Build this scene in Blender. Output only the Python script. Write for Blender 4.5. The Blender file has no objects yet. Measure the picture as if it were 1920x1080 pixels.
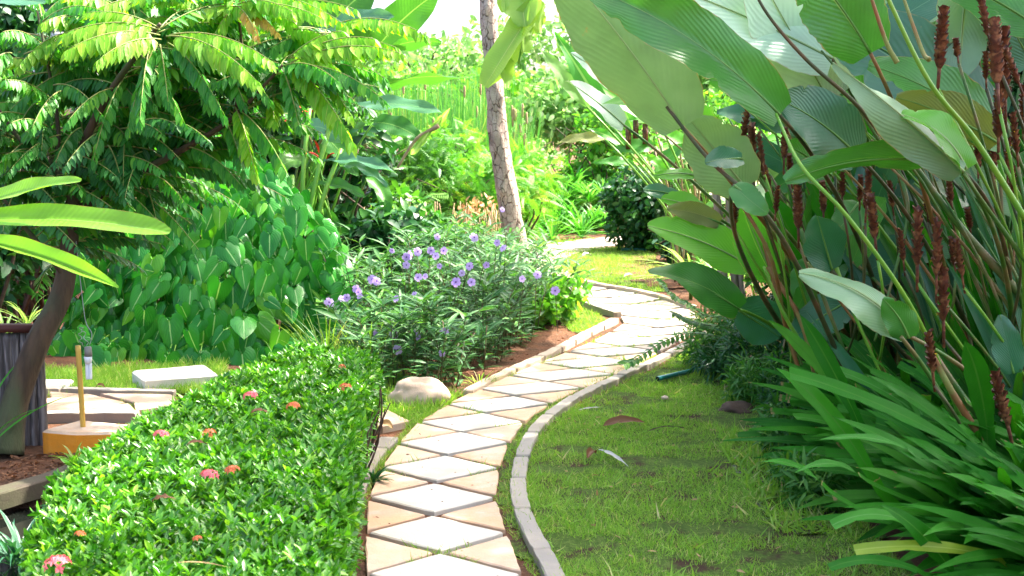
import bpy, math, random
import numpy as np
from mathutils import Vector, Matrix
from mathutils import noise as mnoise

R = math.radians
rng = np.random.default_rng(7)
random.seed(7)
sc = bpy.context.scene
C = sc.collection

# ------------------------------------------------------------------ camera, light, exposure
FPX, HC, PITCH = 2400.0, 1.6, R(6.89)
cam_d = bpy.data.cameras.new('camera'); cam_d.sensor_width = 36.0; cam_d.lens = 45.0
cam_d.clip_start = 0.05; cam_d.clip_end = 900
cam = bpy.data.objects.new('camera', cam_d); C.objects.link(cam)
cam.location = (0, 0, HC); cam.rotation_euler = (R(90) - PITCH, 0, 0)
cam_d.dof.use_dof = True; cam_d.dof.focus_distance = 6.6; cam_d.dof.aperture_fstop = 7.0
sc.camera = cam

SUN_EL, SUN_AZ = R(54), R(62)          # azimuth clockwise from +Y: the sun stands right and beyond
world = bpy.data.worlds.new('World'); sc.world = world; world.use_nodes = True
wn = world.node_tree; bgn = wn.nodes['Background']
sky = wn.nodes.new('ShaderNodeTexSky'); sky.sky_type = 'NISHITA'; sky.sun_disc = False
sky.sun_elevation = SUN_EL; sky.sun_rotation = SUN_AZ; sky.air_density = 0.75; sky.dust_density = 6.0; sky.ozone_density = 1.0
wn.links.new(sky.outputs[0], bgn.inputs[0]); bgn.inputs[1].default_value = 0.15
sun_d = bpy.data.lights.new('sun', 'SUN'); sun_d.energy = 3.3; sun_d.angle = R(0.6); sun_d.color = (1, 0.94, 0.83)
sun = bpy.data.objects.new('sun', sun_d); C.objects.link(sun)
SDIR = Vector((math.sin(SUN_AZ) * math.cos(SUN_EL), math.cos(SUN_AZ) * math.cos(SUN_EL), math.sin(SUN_EL)))
sun.rotation_euler = SDIR.to_track_quat('Z', 'Y').to_euler()
sc.view_settings.view_transform = 'Standard'; sc.view_settings.look = 'None'
sc.view_settings.exposure = 2.58; sc.view_settings.gamma = 1.0; sc.view_settings.use_curve_mapping = False
sc.render.engine = 'CYCLES'
cy = sc.cycles
cy.max_bounces = 7; cy.diffuse_bounces = 4; cy.glossy_bounces = 2; cy.transmission_bounces = 5; cy.transparent_max_bounces = 4
cy.caustics_reflective = False; cy.caustics_refractive = False; cy.sample_clamp_indirect = 6
cy.use_denoising = True

# ------------------------------------------------------------------ pixel -> place
cP, sP = math.cos(PITCH), math.sin(PITCH)
def at(px, py, d):
    a = (px - 960) / FPX; b = (540 - py) / FPX
    t = d / (cP + b * sP)
    return np.array((a * t, d, HC + t * (b * cP - sP)))
def gr(px, py, z=0.0):
    a = (px - 960) / FPX; b = (540 - py) / FPX
    t = (z - HC) / (b * cP - sP)
    return np.array((a * t, t * (cP + b * sP), z))
def px_of(p):
    y = p[1]; z = p[2] - HC; dpt = y * cP - z * sP
    return 960 + FPX * p[0] / dpt, 540 - FPX * (y * sP + z * cP) / dpt
def V(*a): return np.array(a, float)
def unit(v):
    n = np.linalg.norm(v, axis=-1, keepdims=True)
    return v / np.maximum(n, 1e-9)

# ------------------------------------------------------------------ noise
def _h(ix, iy, s):
    n = (ix.astype(np.int64) * 374761393 + iy.astype(np.int64) * 668265263 + s * 1442695041) & 0x7fffffff
    n = ((n ^ (n >> 13)) * 1274126177) & 0x7fffffff
    return ((n ^ (n >> 16)) & 0xffff) / 65535.0
def vnoise(x, y, s=0):
    x = np.asarray(x, float); y = np.asarray(y, float)
    ix = np.floor(x); iy = np.floor(y); fx = x - ix; fy = y - iy
    fx = fx * fx * (3 - 2 * fx); fy = fy * fy * (3 - 2 * fy)
    a = _h(ix, iy, s); b = _h(ix + 1, iy, s); c = _h(ix, iy + 1, s); d = _h(ix + 1, iy + 1, s)
    return (a * (1 - fx) + b * fx) * (1 - fy) + (c * (1 - fx) + d * fx) * fy
def fbm(x, y, s=0):
    return vnoise(x, y, s) * .5 + vnoise(np.asarray(x) * 2.1, np.asarray(y) * 2.1, s + 1) * .3 + vnoise(np.asarray(x) * 4.3, np.asarray(y) * 4.3, s + 2) * .2
def in_poly(x, y, poly):
    x = np.asarray(x); y = np.asarray(y); ins = np.zeros(x.shape, bool); n = len(poly)
    for i in range(n):
        x0, y0 = poly[i][0], poly[i][1]; x1, y1 = poly[(i + 1) % n][0], poly[(i + 1) % n][1]
        c = ((y0 > y) != (y1 > y))
        xx = (x1 - x0) * (y - y0) / ((y1 - y0) if abs(y1 - y0) > 1e-9 else 1e-9) + x0
        ins ^= c & (x < xx)
    return ins

# ------------------------------------------------------------------ mesh kit (quads as arrays)
class G:
    """vertices, quads, uv and one random number per vertex"""
    def __init__(s, v, f, uv=None, r=None):
        s.v = np.asarray(v, float); s.f = np.asarray(f, int).reshape(-1, 4)
        s.uv = np.zeros((len(s.v), 2)) if uv is None else np.asarray(uv, float)
        s.r = np.zeros(len(s.v)) if r is None else (np.full(len(s.v), float(r)) if np.isscalar(r) else r)
def cat(gs):
    gs = [g for g in gs if len(g.v)]
    off = np.cumsum([0] + [len(g.v) for g in gs[:-1]])
    return G(np.concatenate([g.v for g in gs]), np.concatenate([g.f + o for g, o in zip(gs, off)]),
             np.concatenate([g.uv for g in gs]), np.concatenate([g.r for g in gs]))
def spread(g, mats, rnd=None):
    """copies of g under (N,4,4) matrices, joined"""
    N = len(mats); n = len(g.v)
    h = np.concatenate([g.v, np.ones((n, 1))], 1)
    v = np.einsum('nij,kj->nki', mats, h)[..., :3].reshape(-1, 3)
    f = (g.f[None] + (np.arange(N) * n)[:, None, None]).reshape(-1, 4)
    rnd = rng.random(N) if rnd is None else rnd
    return G(v, f, np.tile(g.uv, (N, 1)), np.repeat(rnd, n))
def frames(pos, fwd, nrm, sx, sy=None, sz=None):
    """matrices: local +Y along fwd, local +Z near nrm"""
    pos = np.atleast_2d(pos); N = len(pos)
    y = unit(np.broadcast_to(fwd, (N, 3)).astype(float)); z0 = np.broadcast_to(nrm, (N, 3)).astype(float)
    x = unit(np.cross(y, z0)); z = np.cross(x, y)
    sx = np.broadcast_to(sx, N); sy = sx if sy is None else np.broadcast_to(sy, N); sz = sx if sz is None else np.broadcast_to(sz, N)
    m = np.zeros((N, 4, 4)); m[:, 3, 3] = 1
    m[:, :3, 0] = x * sx[:, None]; m[:, :3, 1] = y * sy[:, None]; m[:, :3, 2] = z * sz[:, None]; m[:, :3, 3] = pos
    return m
def rand_dirs(N, up=0.0, spreadz=1.0):
    v = rng.normal(size=(N, 3)); v[:, 2] = v[:, 2] * spreadz + up
    return unit(v)
def mesh_of(name, g, mat=None, smooth=True, origin=None):
    me = bpy.data.meshes.new(name)
    v = g.v if origin is None else g.v - np.asarray(origin)
    m = len(g.f)
    me.vertices.add(len(v)); me.vertices.foreach_set('co', v.astype(np.float32).ravel())
    me.loops.add(4 * m); me.loops.foreach_set('vertex_index', g.f.astype(np.int32).ravel())
    me.polygons.add(m); me.polygons.foreach_set('loop_start', np.arange(0, 4 * m, 4, dtype=np.int32))
    if smooth: me.polygons.foreach_set('use_smooth', np.ones(m, bool))
    uvl = me.uv_layers.new(name='UVMap'); uvl.data.foreach_set('uv', g.uv[g.f.ravel()].astype(np.float32).ravel())
    a = me.attributes.new('rnd', 'FLOAT', 'POINT'); a.data.foreach_set('value', g.r.astype(np.float32))
    me.update(calc_edges=True); me.validate()
    if mat: me.materials.append(mat)
    return me
def poly_mesh(name, v, f, mat, smooth=False):
    me = bpy.data.meshes.new(name); me.from_pydata([tuple(map(float, p)) for p in v], [], f); me.update()
    if smooth: me.polygons.foreach_set('use_smooth', [True] * len(me.polygons))
    if mat: me.materials.append(mat)
    return me
class Root:
    """a top-level thing: an Empty at its base; parts are children in its local space"""
    def __init__(s, name, label=None, cat=None, loc=(0, 0, 0), group=None, kind=None):
        o = bpy.data.objects.new(name, None); C.objects.link(o); o.location = [float(q) for q in loc]; o.empty_display_size = .1
        s.o = o; s.loc = np.array([float(q) for q in loc])
        if label: o['label'] = label
        if cat: o['category'] = cat
        if group: o['group'] = group
        if kind: o['kind'] = kind
    def part(s, name, g, mat=None, parent=None, kind=None, smooth=True, label=None):
        me = mesh_of(name, g, mat, smooth, s.loc) if isinstance(g, G) else g
        o = bpy.data.objects.new(name, me); C.objects.link(o); o.parent = parent or s.o
        if kind: o['kind'] = kind
        if label: o['label'] = label
        return o
    def copies(s, name, me, mats, parent=None, label=None):
        res = []
        for m in mats:
            o = bpy.data.objects.new(name, me); C.objects.link(o); o.parent = parent or s.o
            mm = m.copy(); mm[:3, 3] -= s.loc
            o.matrix_basis = Matrix(mm.tolist())
            if label: o['label'] = label
            res.append(o)
        return res
def single(name, g, mat, label=None, cat=None, group=None, kind=None, smooth=True, loc=None):
    loc = np.zeros(3) if loc is None else np.asarray(loc, float)
    me = mesh_of(name, g, mat, smooth, loc) if isinstance(g, G) else g
    o = bpy.data.objects.new(name, me); C.objects.link(o); o.location = loc.tolist()
    for k, v in (('label', label), ('category', cat), ('group', group), ('kind', kind)):
        if v: o[k] = v
    return o
def foliage(root, g, mats, mat, n_parts=0, part_name='leaf', mass_name='foliage', pick=None):
    """the leaves showing largest become parts of their own, the rest one mass"""
    mats = np.asarray(mats)
    if n_parts > 0:
        key = mats[:, 1, 3] if pick is None else pick
        idx = np.argsort(key); a, b = idx[:n_parts], idx[n_parts:]
        me = mesh_of(part_name, g, mat)
        root.copies(part_name, me, mats[a])
    else: b = np.arange(len(mats))
    if len(b): root.part(mass_name, spread(g, mats[b]), mat, kind='stuff')

def tube(pts, rad, n=8, uvs=1.0, r=0.0, cap=True):
    pts = np.asarray(pts, float); K = len(pts); rad = np.broadcast_to(rad, K).astype(float)
    t = unit(np.gradient(pts, axis=0)); ref = V(0, 0, 1) if abs(t[0, 2]) < .8 else V(1, 0, 0)
    x = unit(np.cross(t, ref)); y = np.cross(t, x)
    a = np.linspace(0, 2 * math.pi, n, endpoint=False)
    if cap:
        pts = np.concatenate([pts[:1], pts, pts[-1:]]); rad = np.concatenate([[1e-4], rad, [1e-4]]); x = np.concatenate([x[:1], x, x[-1:]]); y = np.concatenate([y[:1], y, y[-1:]]); K += 2
    v = pts[:, None] + (np.cos(a)[None, :, None] * x[:, None] + np.sin(a)[None, :, None] * y[:, None]) * rad[:, None, None]
    i = np.arange(K - 1)[:, None]; j = np.arange(n)[None]
    f = np.stack([i * n + j, i * n + (j + 1) % n, (i + 1) * n + (j + 1) % n, (i + 1) * n + j], -1).reshape(-1, 4)
    s = np.concatenate([[0], np.cumsum(np.linalg.norm(np.diff(pts, axis=0), axis=1))])
    uv = np.stack([np.tile(a / 6.2832, (K, 1)), np.tile(s[:, None] * uvs, (1, n))], -1).reshape(-1, 2)
    return G(v.reshape(-1, 3), f, uv, r)
def smooth_path(P, n=24):
    P = np.asarray(P, float)
    if len(P) == 2: return P[0] + (P[1] - P[0]) * np.linspace(0, 1, n)[:, None]
    Q = np.concatenate([[2 * P[0] - P[1]], P, [2 * P[-1] - P[-2]]])
    out = []; m = len(P) - 1; per = max(2, n // m)
    for i in range(m):
        p0, p1, p2, p3 = Q[i:i + 4]
        for t in np.linspace(0, 1, per, endpoint=False):
            out.append(.5 * ((2 * p1) + (-p0 + p2) * t + (2 * p0 - 5 * p1 + 4 * p2 - p3) * t * t + (-p0 + 3 * p1 - 3 * p2 + p3) * t ** 3))
    out.append(P[-1]); return np.array(out)
def box(c, s, rz=0.0, r=0.0):
    c = np.asarray(c, float); s = np.asarray(s, float) / 2
    v = np.array([(x, y, z) for z in (-1, 1) for x, y in ((-1, -1), (1, -1), (1, 1), (-1, 1))]) * s
    ca, sa = math.cos(rz), math.sin(rz)
    v = np.stack([v[:, 0] * ca - v[:, 1] * sa, v[:, 0] * sa + v[:, 1] * ca, v[:, 2]], 1) + c
    return G(v, [(3, 2, 1, 0), (4, 5, 6, 7), (0, 1, 5, 4), (1, 2, 6, 5), (2, 3, 7, 6), (3, 0, 4, 7)], None, r)
def ribbon(spine, width, face, nu=5, fold=0.0, wave=0.0, wavef=3.0, r=0.0, curl=0.0, prof=None, rag=0.0):
    """a blade along a 3-D spine; face = the way its upper side looks"""
    S = np.asarray(spine, float); K = len(S)
    t = unit(np.gradient(S, axis=0)); face = np.broadcast_to(face, (K, 3)).astype(float)
    x = unit(np.cross(t, face)); z = np.cross(x, t)
    v_ = np.linspace(0, 1, K); w = prof(v_) * width * .5
    u = np.linspace(-1, 1, nu); ph = rng.random() * 6.28
    au = np.abs(u)[None]
    off = fold * au * w[:, None] + curl * (au ** 2) * w[:, None]
    off = off + wave * (au ** 2) * np.sin(v_[:, None] * wavef * 6.28 + ph + u[None] * 1.5)
    lat = u[None] * w[:, None] * (1 - .15 * abs(fold))
    if rag:
        sd = rng.random() * 90; e_ = (vnoise(v_[:, None] * 9 + sd, np.sign(u)[None] * 3 + sd) - .5) + .5 * (vnoise(v_[:, None] * 31 + sd, np.sign(u)[None] * 5 + sd) - .5)
        lat = lat * (1 + rag * e_ * np.abs(u)[None])
        for _ in range(2):
            v0 = .3 + rng.random() * .6; sg = rng.choice([-1, 1]); cut = np.exp(-((v_ - v0) / .018) ** 2)[:, None] * np.clip((u * sg - .45) / .55, 0, 1)[None]
            lat = lat * (1 - cut * rng.random() * .3)
    P = S[:, None] + x[:, None] * lat[..., None] + z[:, None] * off[..., None]
    i = np.arange(K - 1)[:, None]; j = np.arange(nu - 1)[None]
    f = np.stack([i * nu + j, i * nu + j + 1, (i + 1) * nu + j + 1, (i + 1) * nu + j], -1).reshape(-1, 4)
    uv = np.stack([np.broadcast_to((u[None] + 1) / 2, (K, nu)), np.broadcast_to(v_[:, None], (K, nu))], -1).reshape(-1, 2)
    return G(P.reshape(-1, 3), f, uv, r)
def bez(a, b, c, n):
    t = np.linspace(0, 1, n)[:, None]
    return (1 - t) ** 2 * a + 2 * t * (1 - t) * b + t * t * c
P_lance = lambda v: np.maximum(np.sin(np.pi * np.clip(v, 0, 1) ** .75) ** .9, .02)
P_ell = lambda v: np.maximum(np.sin(np.pi * np.clip(v * .97 + .015, 0, 1) ** .8) ** .55, .02)
P_strap = lambda v: np.maximum(np.minimum(1, .55 + v * 1.6) * (1 - np.clip((v - .55) / .45, 0, 1) ** 2.2), .02)
P_cut = lambda v: np.minimum(1, .6 + v * 1.2) * (1 - .12 * v)
def leafp(w, prof=P_lance, nv=5, nu=3, fold=.25, droop=.2, wave=0.0):
    """unit leaf along +Y, face +Z"""
    v = np.linspace(0, 1, nv); S = np.stack([v * 0, v, -droop * v * v], 1)
    return ribbon(S, w, V(0, 0, 1), nu=nu, fold=fold, wave=wave, prof=prof)
def heart_leaf():
    """arrow-shaped leaf: rounded lobes either side of a notch; +Y to the tip"""
    mid = [0, .0, .03, .10, .32, .64, .85, 1.0]
    mar = [(.035, -.02), (.09, -.17), (.21, -.225), (.325, -.09), (.33, .20), (.21, .60), (.10, .83), (.004, 1.0)]
    rows = []; us = (-1, -.55, 0, .55, 1)
    for m_, (x_, y_) in zip(mid, mar):
        for u in us:
            a = abs(u); y = (1 - a) * m_ + a * y_
            rows.append((math.copysign(a * x_, u), y, .07 * a - .13 * max(0, y) ** 2 - .13 * a * a * (x_ / .33) + (.02 if a == .55 else 0)))
    nu = 5; nv = len(mid)
    f = [(i * nu + j, i * nu + j + 1, (i + 1) * nu + j + 1, (i + 1) * nu + j) for i in range(nv - 1) for j in range(nu - 1)]
    uv = [((u + 1) / 2, m_) for m_ in mid for u in us]
    return G(rows, f, uv)

# ------------------------------------------------------------------ materials
def new_mat(name):
    m = bpy.data.materials.new(name); m.use_nodes = True
    nt = m.node_tree; nt.nodes.clear(); return m, nt
class NT:
    def __init__(s, nt): s.nt = nt
    def n(s, typ, **kw):
        nd = s.nt.nodes.new(typ)
        for k, v in kw.items():
            if k in nd.inputs.keys() if isinstance(k, str) else False: nd.inputs[k].default_value = v
            else: setattr(nd, k, v)
        return nd
    def l(s, a, b): s.nt.links.new(a, b)
    def math(s, op, a, b=None, clamp=False):
        nd = s.nt.nodes.new('ShaderNodeMath'); nd.operation = op; nd.use_clamp = clamp
        for i, q in enumerate((a, b)):
            if q is None: continue
            if isinstance(q, (int, float)): nd.inputs[i].default_value = q
            else: s.l(q, nd.inputs[i])
        return nd.outputs[0]
    def mix(s, f, a, b, mode='MIX'):
        nd = s.nt.nodes.new('ShaderNodeMix'); nd.data_type = 'RGBA'; nd.blend_type = mode
        for i, q in ((0, f), (6, a), (7, b)):
            if isinstance(q, (int, float)): nd.inputs[i].default_value = q
            elif isinstance(q, tuple): nd.inputs[i].default_value = (*q[:3], 1)
            else: s.l(q, nd.inputs[i])
        return nd.outputs[2]
    def noise(s, scale, detail=3, vec=None, rough=.55):
        nd = s.nt.nodes.new('ShaderNodeTexNoise'); nd.inputs['Scale'].default_value = scale; nd.inputs['Detail'].default_value = detail
        nd.inputs['Roughness'].default_value = rough
        if vec is not None: s.l(vec, nd.inputs['Vector'])
        return nd.outputs['Fac']
    def ramp(s, f, stops):
        nd = s.nt.nodes.new('ShaderNodeValToRGB'); el = nd.color_ramp.elements
        while len(el) < len(stops): el.new(.5)
        for e, (p, c) in zip(el, stops): e.position = p; e.color = (*c, 1) if len(c) == 3 else c
        s.l(f, nd.inputs[0]); return nd.outputs[0]
    def step(s, f, a, b):
        nd = s.nt.nodes.new('ShaderNodeMapRange'); nd.interpolation_type = 'SMOOTHSTEP'
        nd.inputs[1].default_value = a; nd.inputs[2].default_value = b; s.l(f, nd.inputs[0]); return nd.outputs[0]
    def bump(s, h, strength, dist=.01):
        nd = s.nt.nodes.new('ShaderNodeBump'); nd.inputs['Strength'].default_value = strength; nd.inputs['Distance'].default_value = dist
        s.l(h, nd.inputs['Height']); return nd.outputs[0]
    def pos(s): return s.nt.nodes.new('ShaderNodeNewGeometry').outputs['Position']
    def out(s, sh): o = s.nt.nodes.new('ShaderNodeOutputMaterial'); s.l(sh, o.inputs[0])
    def principled(s, col, rough=.6, spec=.5, normal=None, metal=0.0):
        p = s.nt.nodes.new('ShaderNodeBsdfPrincipled')
        for k, q in (('Base Color', col), ('Roughness', rough), ('Specular IOR Level', spec), ('Metallic', metal)):
            if isinstance(q, tuple): p.inputs[k].default_value = (*q[:3], 1)
            elif isinstance(q, (int, float)): p.inputs[k].default_value = q
            else: s.l(q, p.inputs[k])
        if normal is not None: s.l(normal, p.inputs['Normal'])
        return p.outputs[0]

def leaf_mat(name, c1, c2, rough=.38, trans=.35, tcol=None, rib=None, ribw=.025, veins=0.0, vfreq=60.0, slant=1.2, c3=None, spec=.5, edge=None, blotch=.25, tip=None):
    m, nt = new_mat(name); t = NT(nt)
    oi = t.n('ShaderNodeObjectInfo'); at_ = t.n('ShaderNodeAttribute'); at_.attribute_name = 'rnd'
    r = t.math('FRACT', t.math('ADD', oi.outputs['Random'], at_.outputs['Fac']))
    col = t.mix(r, c1, c2)
    if c3: col = t.mix(t.step(r, .86, .97), col, c3)
    ns = t.noise(9.0, 4, t.pos())
    col = t.mix(t.math('MULTIPLY', t.step(ns, .35, .75), blotch), col, tuple(q * .55 for q in c1))
    uv = t.n('ShaderNodeTexCoord'); sp = t.n('ShaderNodeSeparateXYZ'); t.l(uv.outputs['UV'], sp.inputs[0])
    au = t.math('ABSOLUTE', t.math('SUBTRACT', sp.outputs[0], .5))
    normal = None
    if veins > 0:
        ph = t.math('MULTIPLY', t.math('SUBTRACT', sp.outputs[1], t.math('MULTIPLY', au, slant)), vfreq)
        wv = t.math('SINE', ph)
        wb = t.math('MULTIPLY', t.math('ADD', t.math('MULTIPLY', wv, .5), .5), t.step(t.noise(7, 3, t.pos()), .25, .7))
        col = t.mix(t.math('MULTIPLY', t.math('POWER', wb, 3.0), min(.45, veins * .5)), col, tuple(min(1, q * 1.6 + .02) for q in c2))
        normal = t.bump(t.math('ADD', wb, t.math('MULTIPLY', t.noise(30, 3, t.pos()), .6)), min(1.0, veins), .004)
    else:
        normal = t.bump(t.noise(45, 2, t.pos()), .25, .006)
    if tip:
        e2 = t.math('ADD', sp.outputs[1], t.math('MULTIPLY', t.noise(30, 3, t.pos()), .05))
        col = t.mix(t.math('MULTIPLY', t.step(e2, 1.0, 1.015), t.step(r, .72, .75)), col, tip)
    if rib: col = t.mix(t.math('SUBTRACT', 1.0, t.step(au, ribw * .4, ribw)), col, rib)
    if edge:
        e = t.math('ADD', au, t.math('MULTIPLY', t.noise(22, 3, t.pos()), .06))
        col = t.mix(t.step(e, .515, .535), col, edge)
        nb = t.noise(5, 6, t.pos(), .75)
        col = t.mix(t.math('MULTIPLY', t.step(nb, .66, .72), .55), col, edge)
        col = t.mix(t.math('MULTIPLY', t.step(t.noise(2.2, 3, t.pos()), .4, .65), .35), col, tuple(min(1, q * 1.45 + .01) for q in c2))
    p = t.principled(col, rough, spec * .62, normal)
    tr = t.n('ShaderNodeBsdfTranslucent')
    tc = t.mix(1.0, col, tcol or (1.55, 1.65, .6), 'MULTIPLY'); t.l(tc, tr.inputs[0])
    mx = t.n('ShaderNodeMixShader'); mx.inputs[0].default_value = trans
    t.l(p, mx.inputs[1]); t.l(tr.outputs[0], mx.inputs[2]); t.out(mx.outputs[0])
    return m
def plain(name, c1, c2=None, rough=.7, scale=20.0, bump=.3, bd=.005, spec=.4, metal=0.0, c3=None, s3=3.0, stretch=None):
    m, nt = new_mat(name); t = NT(nt); vec = t.pos()
    if stretch:
        mp = t.n('ShaderNodeMapping'); mp.inputs['Scale'].default_value = stretch; t.l(vec, mp.inputs[0]); vec = mp.outputs[0]
    n = t.noise(scale, 5, vec)
    col = t.mix(t.step(n, .3, .7), c1, c2 or tuple(q * .7 for q in c1))
    if c3: col = t.mix(t.step(t.noise(s3, 4, vec), .48, .66), col, c3)
    t.out(t.principled(col, rough, spec, t.bump(n, bump, bd), metal)); return m

M = {}
M['hedge'] = leaf_mat('hedge_leaf', (.02, .13, .008), (.13, .38, .018), .30, .34, c3=(.26, .50, .04), rib=(.12, .32, .04), ribw=.05, spec=.8)
M['philo'] = leaf_mat('arrow_leaf', (.016, .17, .02), (.06, .33, .035), .24, .28, c3=(.12, .38, .03), rib=(.30, .52, .18), ribw=.035, veins=.3, vfreq=40, slant=1.6, spec=.5)
M['frond'] = leaf_mat('frond_leaf', (.03, .20, .025), (.09, .34, .03), .42, .42, c3=(.16, .42, .03), rib=(.14, .35, .06), ribw=.04)
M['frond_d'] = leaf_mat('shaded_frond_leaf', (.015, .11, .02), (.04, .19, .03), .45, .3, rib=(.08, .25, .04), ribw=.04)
M['frond_y'] = leaf_mat('young_frond_leaf', (.12, .36, .018), (.24, .45, .022), .45, .42, rib=(.40, .48, .08), ribw=.04, blotch=.1)
M['frond_o'] = leaf_mat('orange_frond_leaf', (.50, .38, .06), (.58, .34, .10), .5, .45, blotch=.1)
M['banana'] = leaf_mat('banana_leaf', (.15, .34, .03), (.20, .42, .035), .36, .40, rib=(.35, .52, .14), ribw=.016, veins=.28, vfreq=260, slant=.05, blotch=.1, edge=(.34, .18, .06))
M['banana_y'] = leaf_mat('hanging_banana_leaf', (.28, .46, .09), (.36, .54, .10), .4, .34, rib=(.55, .62, .2), ribw=.015, veins=.3, vfreq=260, slant=.05, blotch=.1)
M['helic'] = leaf_mat('heliconia_leaf', (.03, .14, .03), (.08, .25, .03), .33, .35, rib=(.2, .38, .1), ribw=.02, veins=.3, vfreq=160, slant=.3, c3=(.13, .33, .03))
M['helic_b'] = leaf_mat('bluish_heliconia_leaf', (.06, .19, .10), (.11, .27, .14), .28, .25, rib=(.2, .38, .15), ribw=.02, veins=.3, vfreq=160, slant=.3)
VK = dict(veins=.30, vfreq=105, slant=.9, ribw=.010, spec=1.0)
M['cal_g'] = leaf_mat('calathea_leaf_green', (.035, .17, .025), (.06, .24, .035), .36, .30, rib=(.16, .30, .08), edge=(.3, .22, .07), blotch=.35, **VK)
M['cal_p'] = leaf_mat('calathea_leaf_underside_glare', (.14, .28, .13), (.20, .35, .18), .34, .25, rib=(.30, .38, .14), edge=(.36, .20, .07), blotch=.3, **VK)  # grey underside, made paler in colour to carry the glare
M['cal_w'] = leaf_mat('calathea_leaf_sky_glare', (.32, .50, .36), (.42, .58, .44), .36, .25, rib=(.45, .54, .3), edge=(.36, .24, .1), blotch=.2, **VK)  # sky glare on the leaf is put into this pale colour
M['cal_b'] = leaf_mat('calathea_leaf_blue_green', (.018, .11, .05), (.04, .17, .075), .32, .20, rib=(.10, .24, .12), edge=(.20, .18, .06), blotch=.2, **VK)
M['cal_y'] = leaf_mat('calathea_leaf_fresh', (.07, .30, .03), (.12, .38, .04), .4, .38, rib=(.3, .48, .12), edge=(.4, .35, .1), blotch=.1, **VK)
M['cal_o'] = leaf_mat('calathea_leaf_olive', (.13, .19, .05), (.20, .22, .06), .5, .3, rib=(.3, .3, .1), edge=(.35, .2, .07), blotch=.3, **VK)
M['strap'] = leaf_mat('strap_leaf', (.010, .12, .006), (.045, .27, .012), .44, .28, c3=(.06, .24, .02), rib=(.05, .2, .02), ribw=.05, veins=.35, vfreq=3, slant=44, tip=(.30, .22, .09), spec=.3, blotch=.2)
M['strap_y'] = leaf_mat('yellowing_strap_leaf', (.20, .32, .02), (.30, .38, .03), .4, .3, rib=(.3, .4, .06), ribw=.06, blotch=.3)
M['strap_p'] = leaf_mat('pale_strap_leaf', (.025, .20, .010), (.06, .30, .02), .46, .3, rib=(.1, .3, .06), ribw=.05, blotch=.2, tip=(.42, .34, .16), veins=.3, vfreq=3, slant=44)
M['ruel'] = leaf_mat('wild_petunia_leaf', (.025, .115, .03), (.085, .23, .06), .5, .28, c3=(.14, .34, .06), rib=(.18, .28, .14), ribw=.06, blotch=.2)
M['fresh'] = leaf_mat('fresh_shrub_leaf', (.07, .27, .025), (.18, .40, .05), .5, .38, blotch=.2, c3=(.36, .48, .08))
M['mid'] = leaf_mat('shrub_leaf', (.03, .14, .02), (.09, .25, .035), .45, .33, c3=(.16, .34, .05), blotch=.2)
M['dark'] = leaf_mat('dark_shrub_leaf', (.012, .07, .02), (.03, .13, .03), .36, .22, c3=(.06, .2, .03), blotch=.3)
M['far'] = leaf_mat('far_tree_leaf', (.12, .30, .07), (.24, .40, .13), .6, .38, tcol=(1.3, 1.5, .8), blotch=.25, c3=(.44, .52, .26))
M['varieg'] = leaf_mat('striped_leaf', (.20, .38, .08), (.28, .44, .14), .42, .35, rib=(.5, .6, .3), ribw=.22, blotch=.05)
M['pand'] = leaf_mat('screw_pine_leaf', (.05, .24, .035), (.12, .36, .07), .42, .38, rib=(.24, .48, .14), ribw=.08, blotch=.1)
M['reed'] = leaf_mat('reed_blade', (.05, .22, .06), (.15, .36, .09), .55, .3, c3=(.40, .42, .14), blotch=.1)
M['grass'] = leaf_mat('grass_blade', (.17, .36, .04), (.33, .50, .09), .6, .38, c3=(.62, .54, .28), blotch=.3)
M['stem'] = plain('green_stem', (.035, .13, .018), (.07, .16, .02), .45, 14, .15, c3=(.22, .16, .06), s3=5)
M['stem_b'] = plain('bright_green_stem', (.11, .32, .03), (.18, .36, .03), .4, 14, .1)
M['stem_d'] = plain('dark_olive_stem', (.035, .06, .018), (.07, .075, .025), .5, 14, .2, c3=(.14, .07, .03), s3=5)
M['stem_o'] = plain('orange_brown_stem', (.20, .13, .035), (.26, .10, .03), .55, 14, .2, c3=(.2, .24, .05), s3=5)
M['stem_rib'] = plain('leaf_midrib', (.10, .26, .05), (.13, .28, .05), .4, 10, .05)
M['stem_ribp'] = plain('pale_leaf_midrib', (.26, .40, .16), (.30, .42, .16), .4, 10, .05)
M['rach'] = plain('leaf_stalk', (.20, .28, .06), (.25, .22, .06), .55, 20, .1)
M['twig'] = plain('twig_bark', (.09, .055, .035), (.05, .03, .02), .85, 30, .4)
M['bract'] = plain('brown_bract', (.15, .045, .018), (.06, .02, .012), .5, 55, .5, .004, c3=(.27, .12, .05), s3=30)
M['yellow'] = plain('yellow_petal', (.75, .55, .03), (.7, .45, .02), .5)
M['petal'] = leaf_mat('violet_petal', (.44, .30, .66), (.60, .46, .78), .6, .35, tcol=(1.2, 1.1, 1.3), blotch=.05)
M['eye'] = plain('violet_throat', (.12, .03, .28), None, .6)
M['ix_p'] = leaf_mat('pink_petal', (.62, .09, .13), (.75, .22, .24), .55, .3, tcol=(1.2, 1, 1), blotch=.05)
M['ix_o'] = leaf_mat('orange_petal', (.60, .13, .05), (.72, .24, .10), .55, .3, tcol=(1.2, 1, 1), blotch=.05)
M['red'] = plain('red_bract', (.62, .03, .02), (.7, .08, .03), .35, 10, .1)

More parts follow.
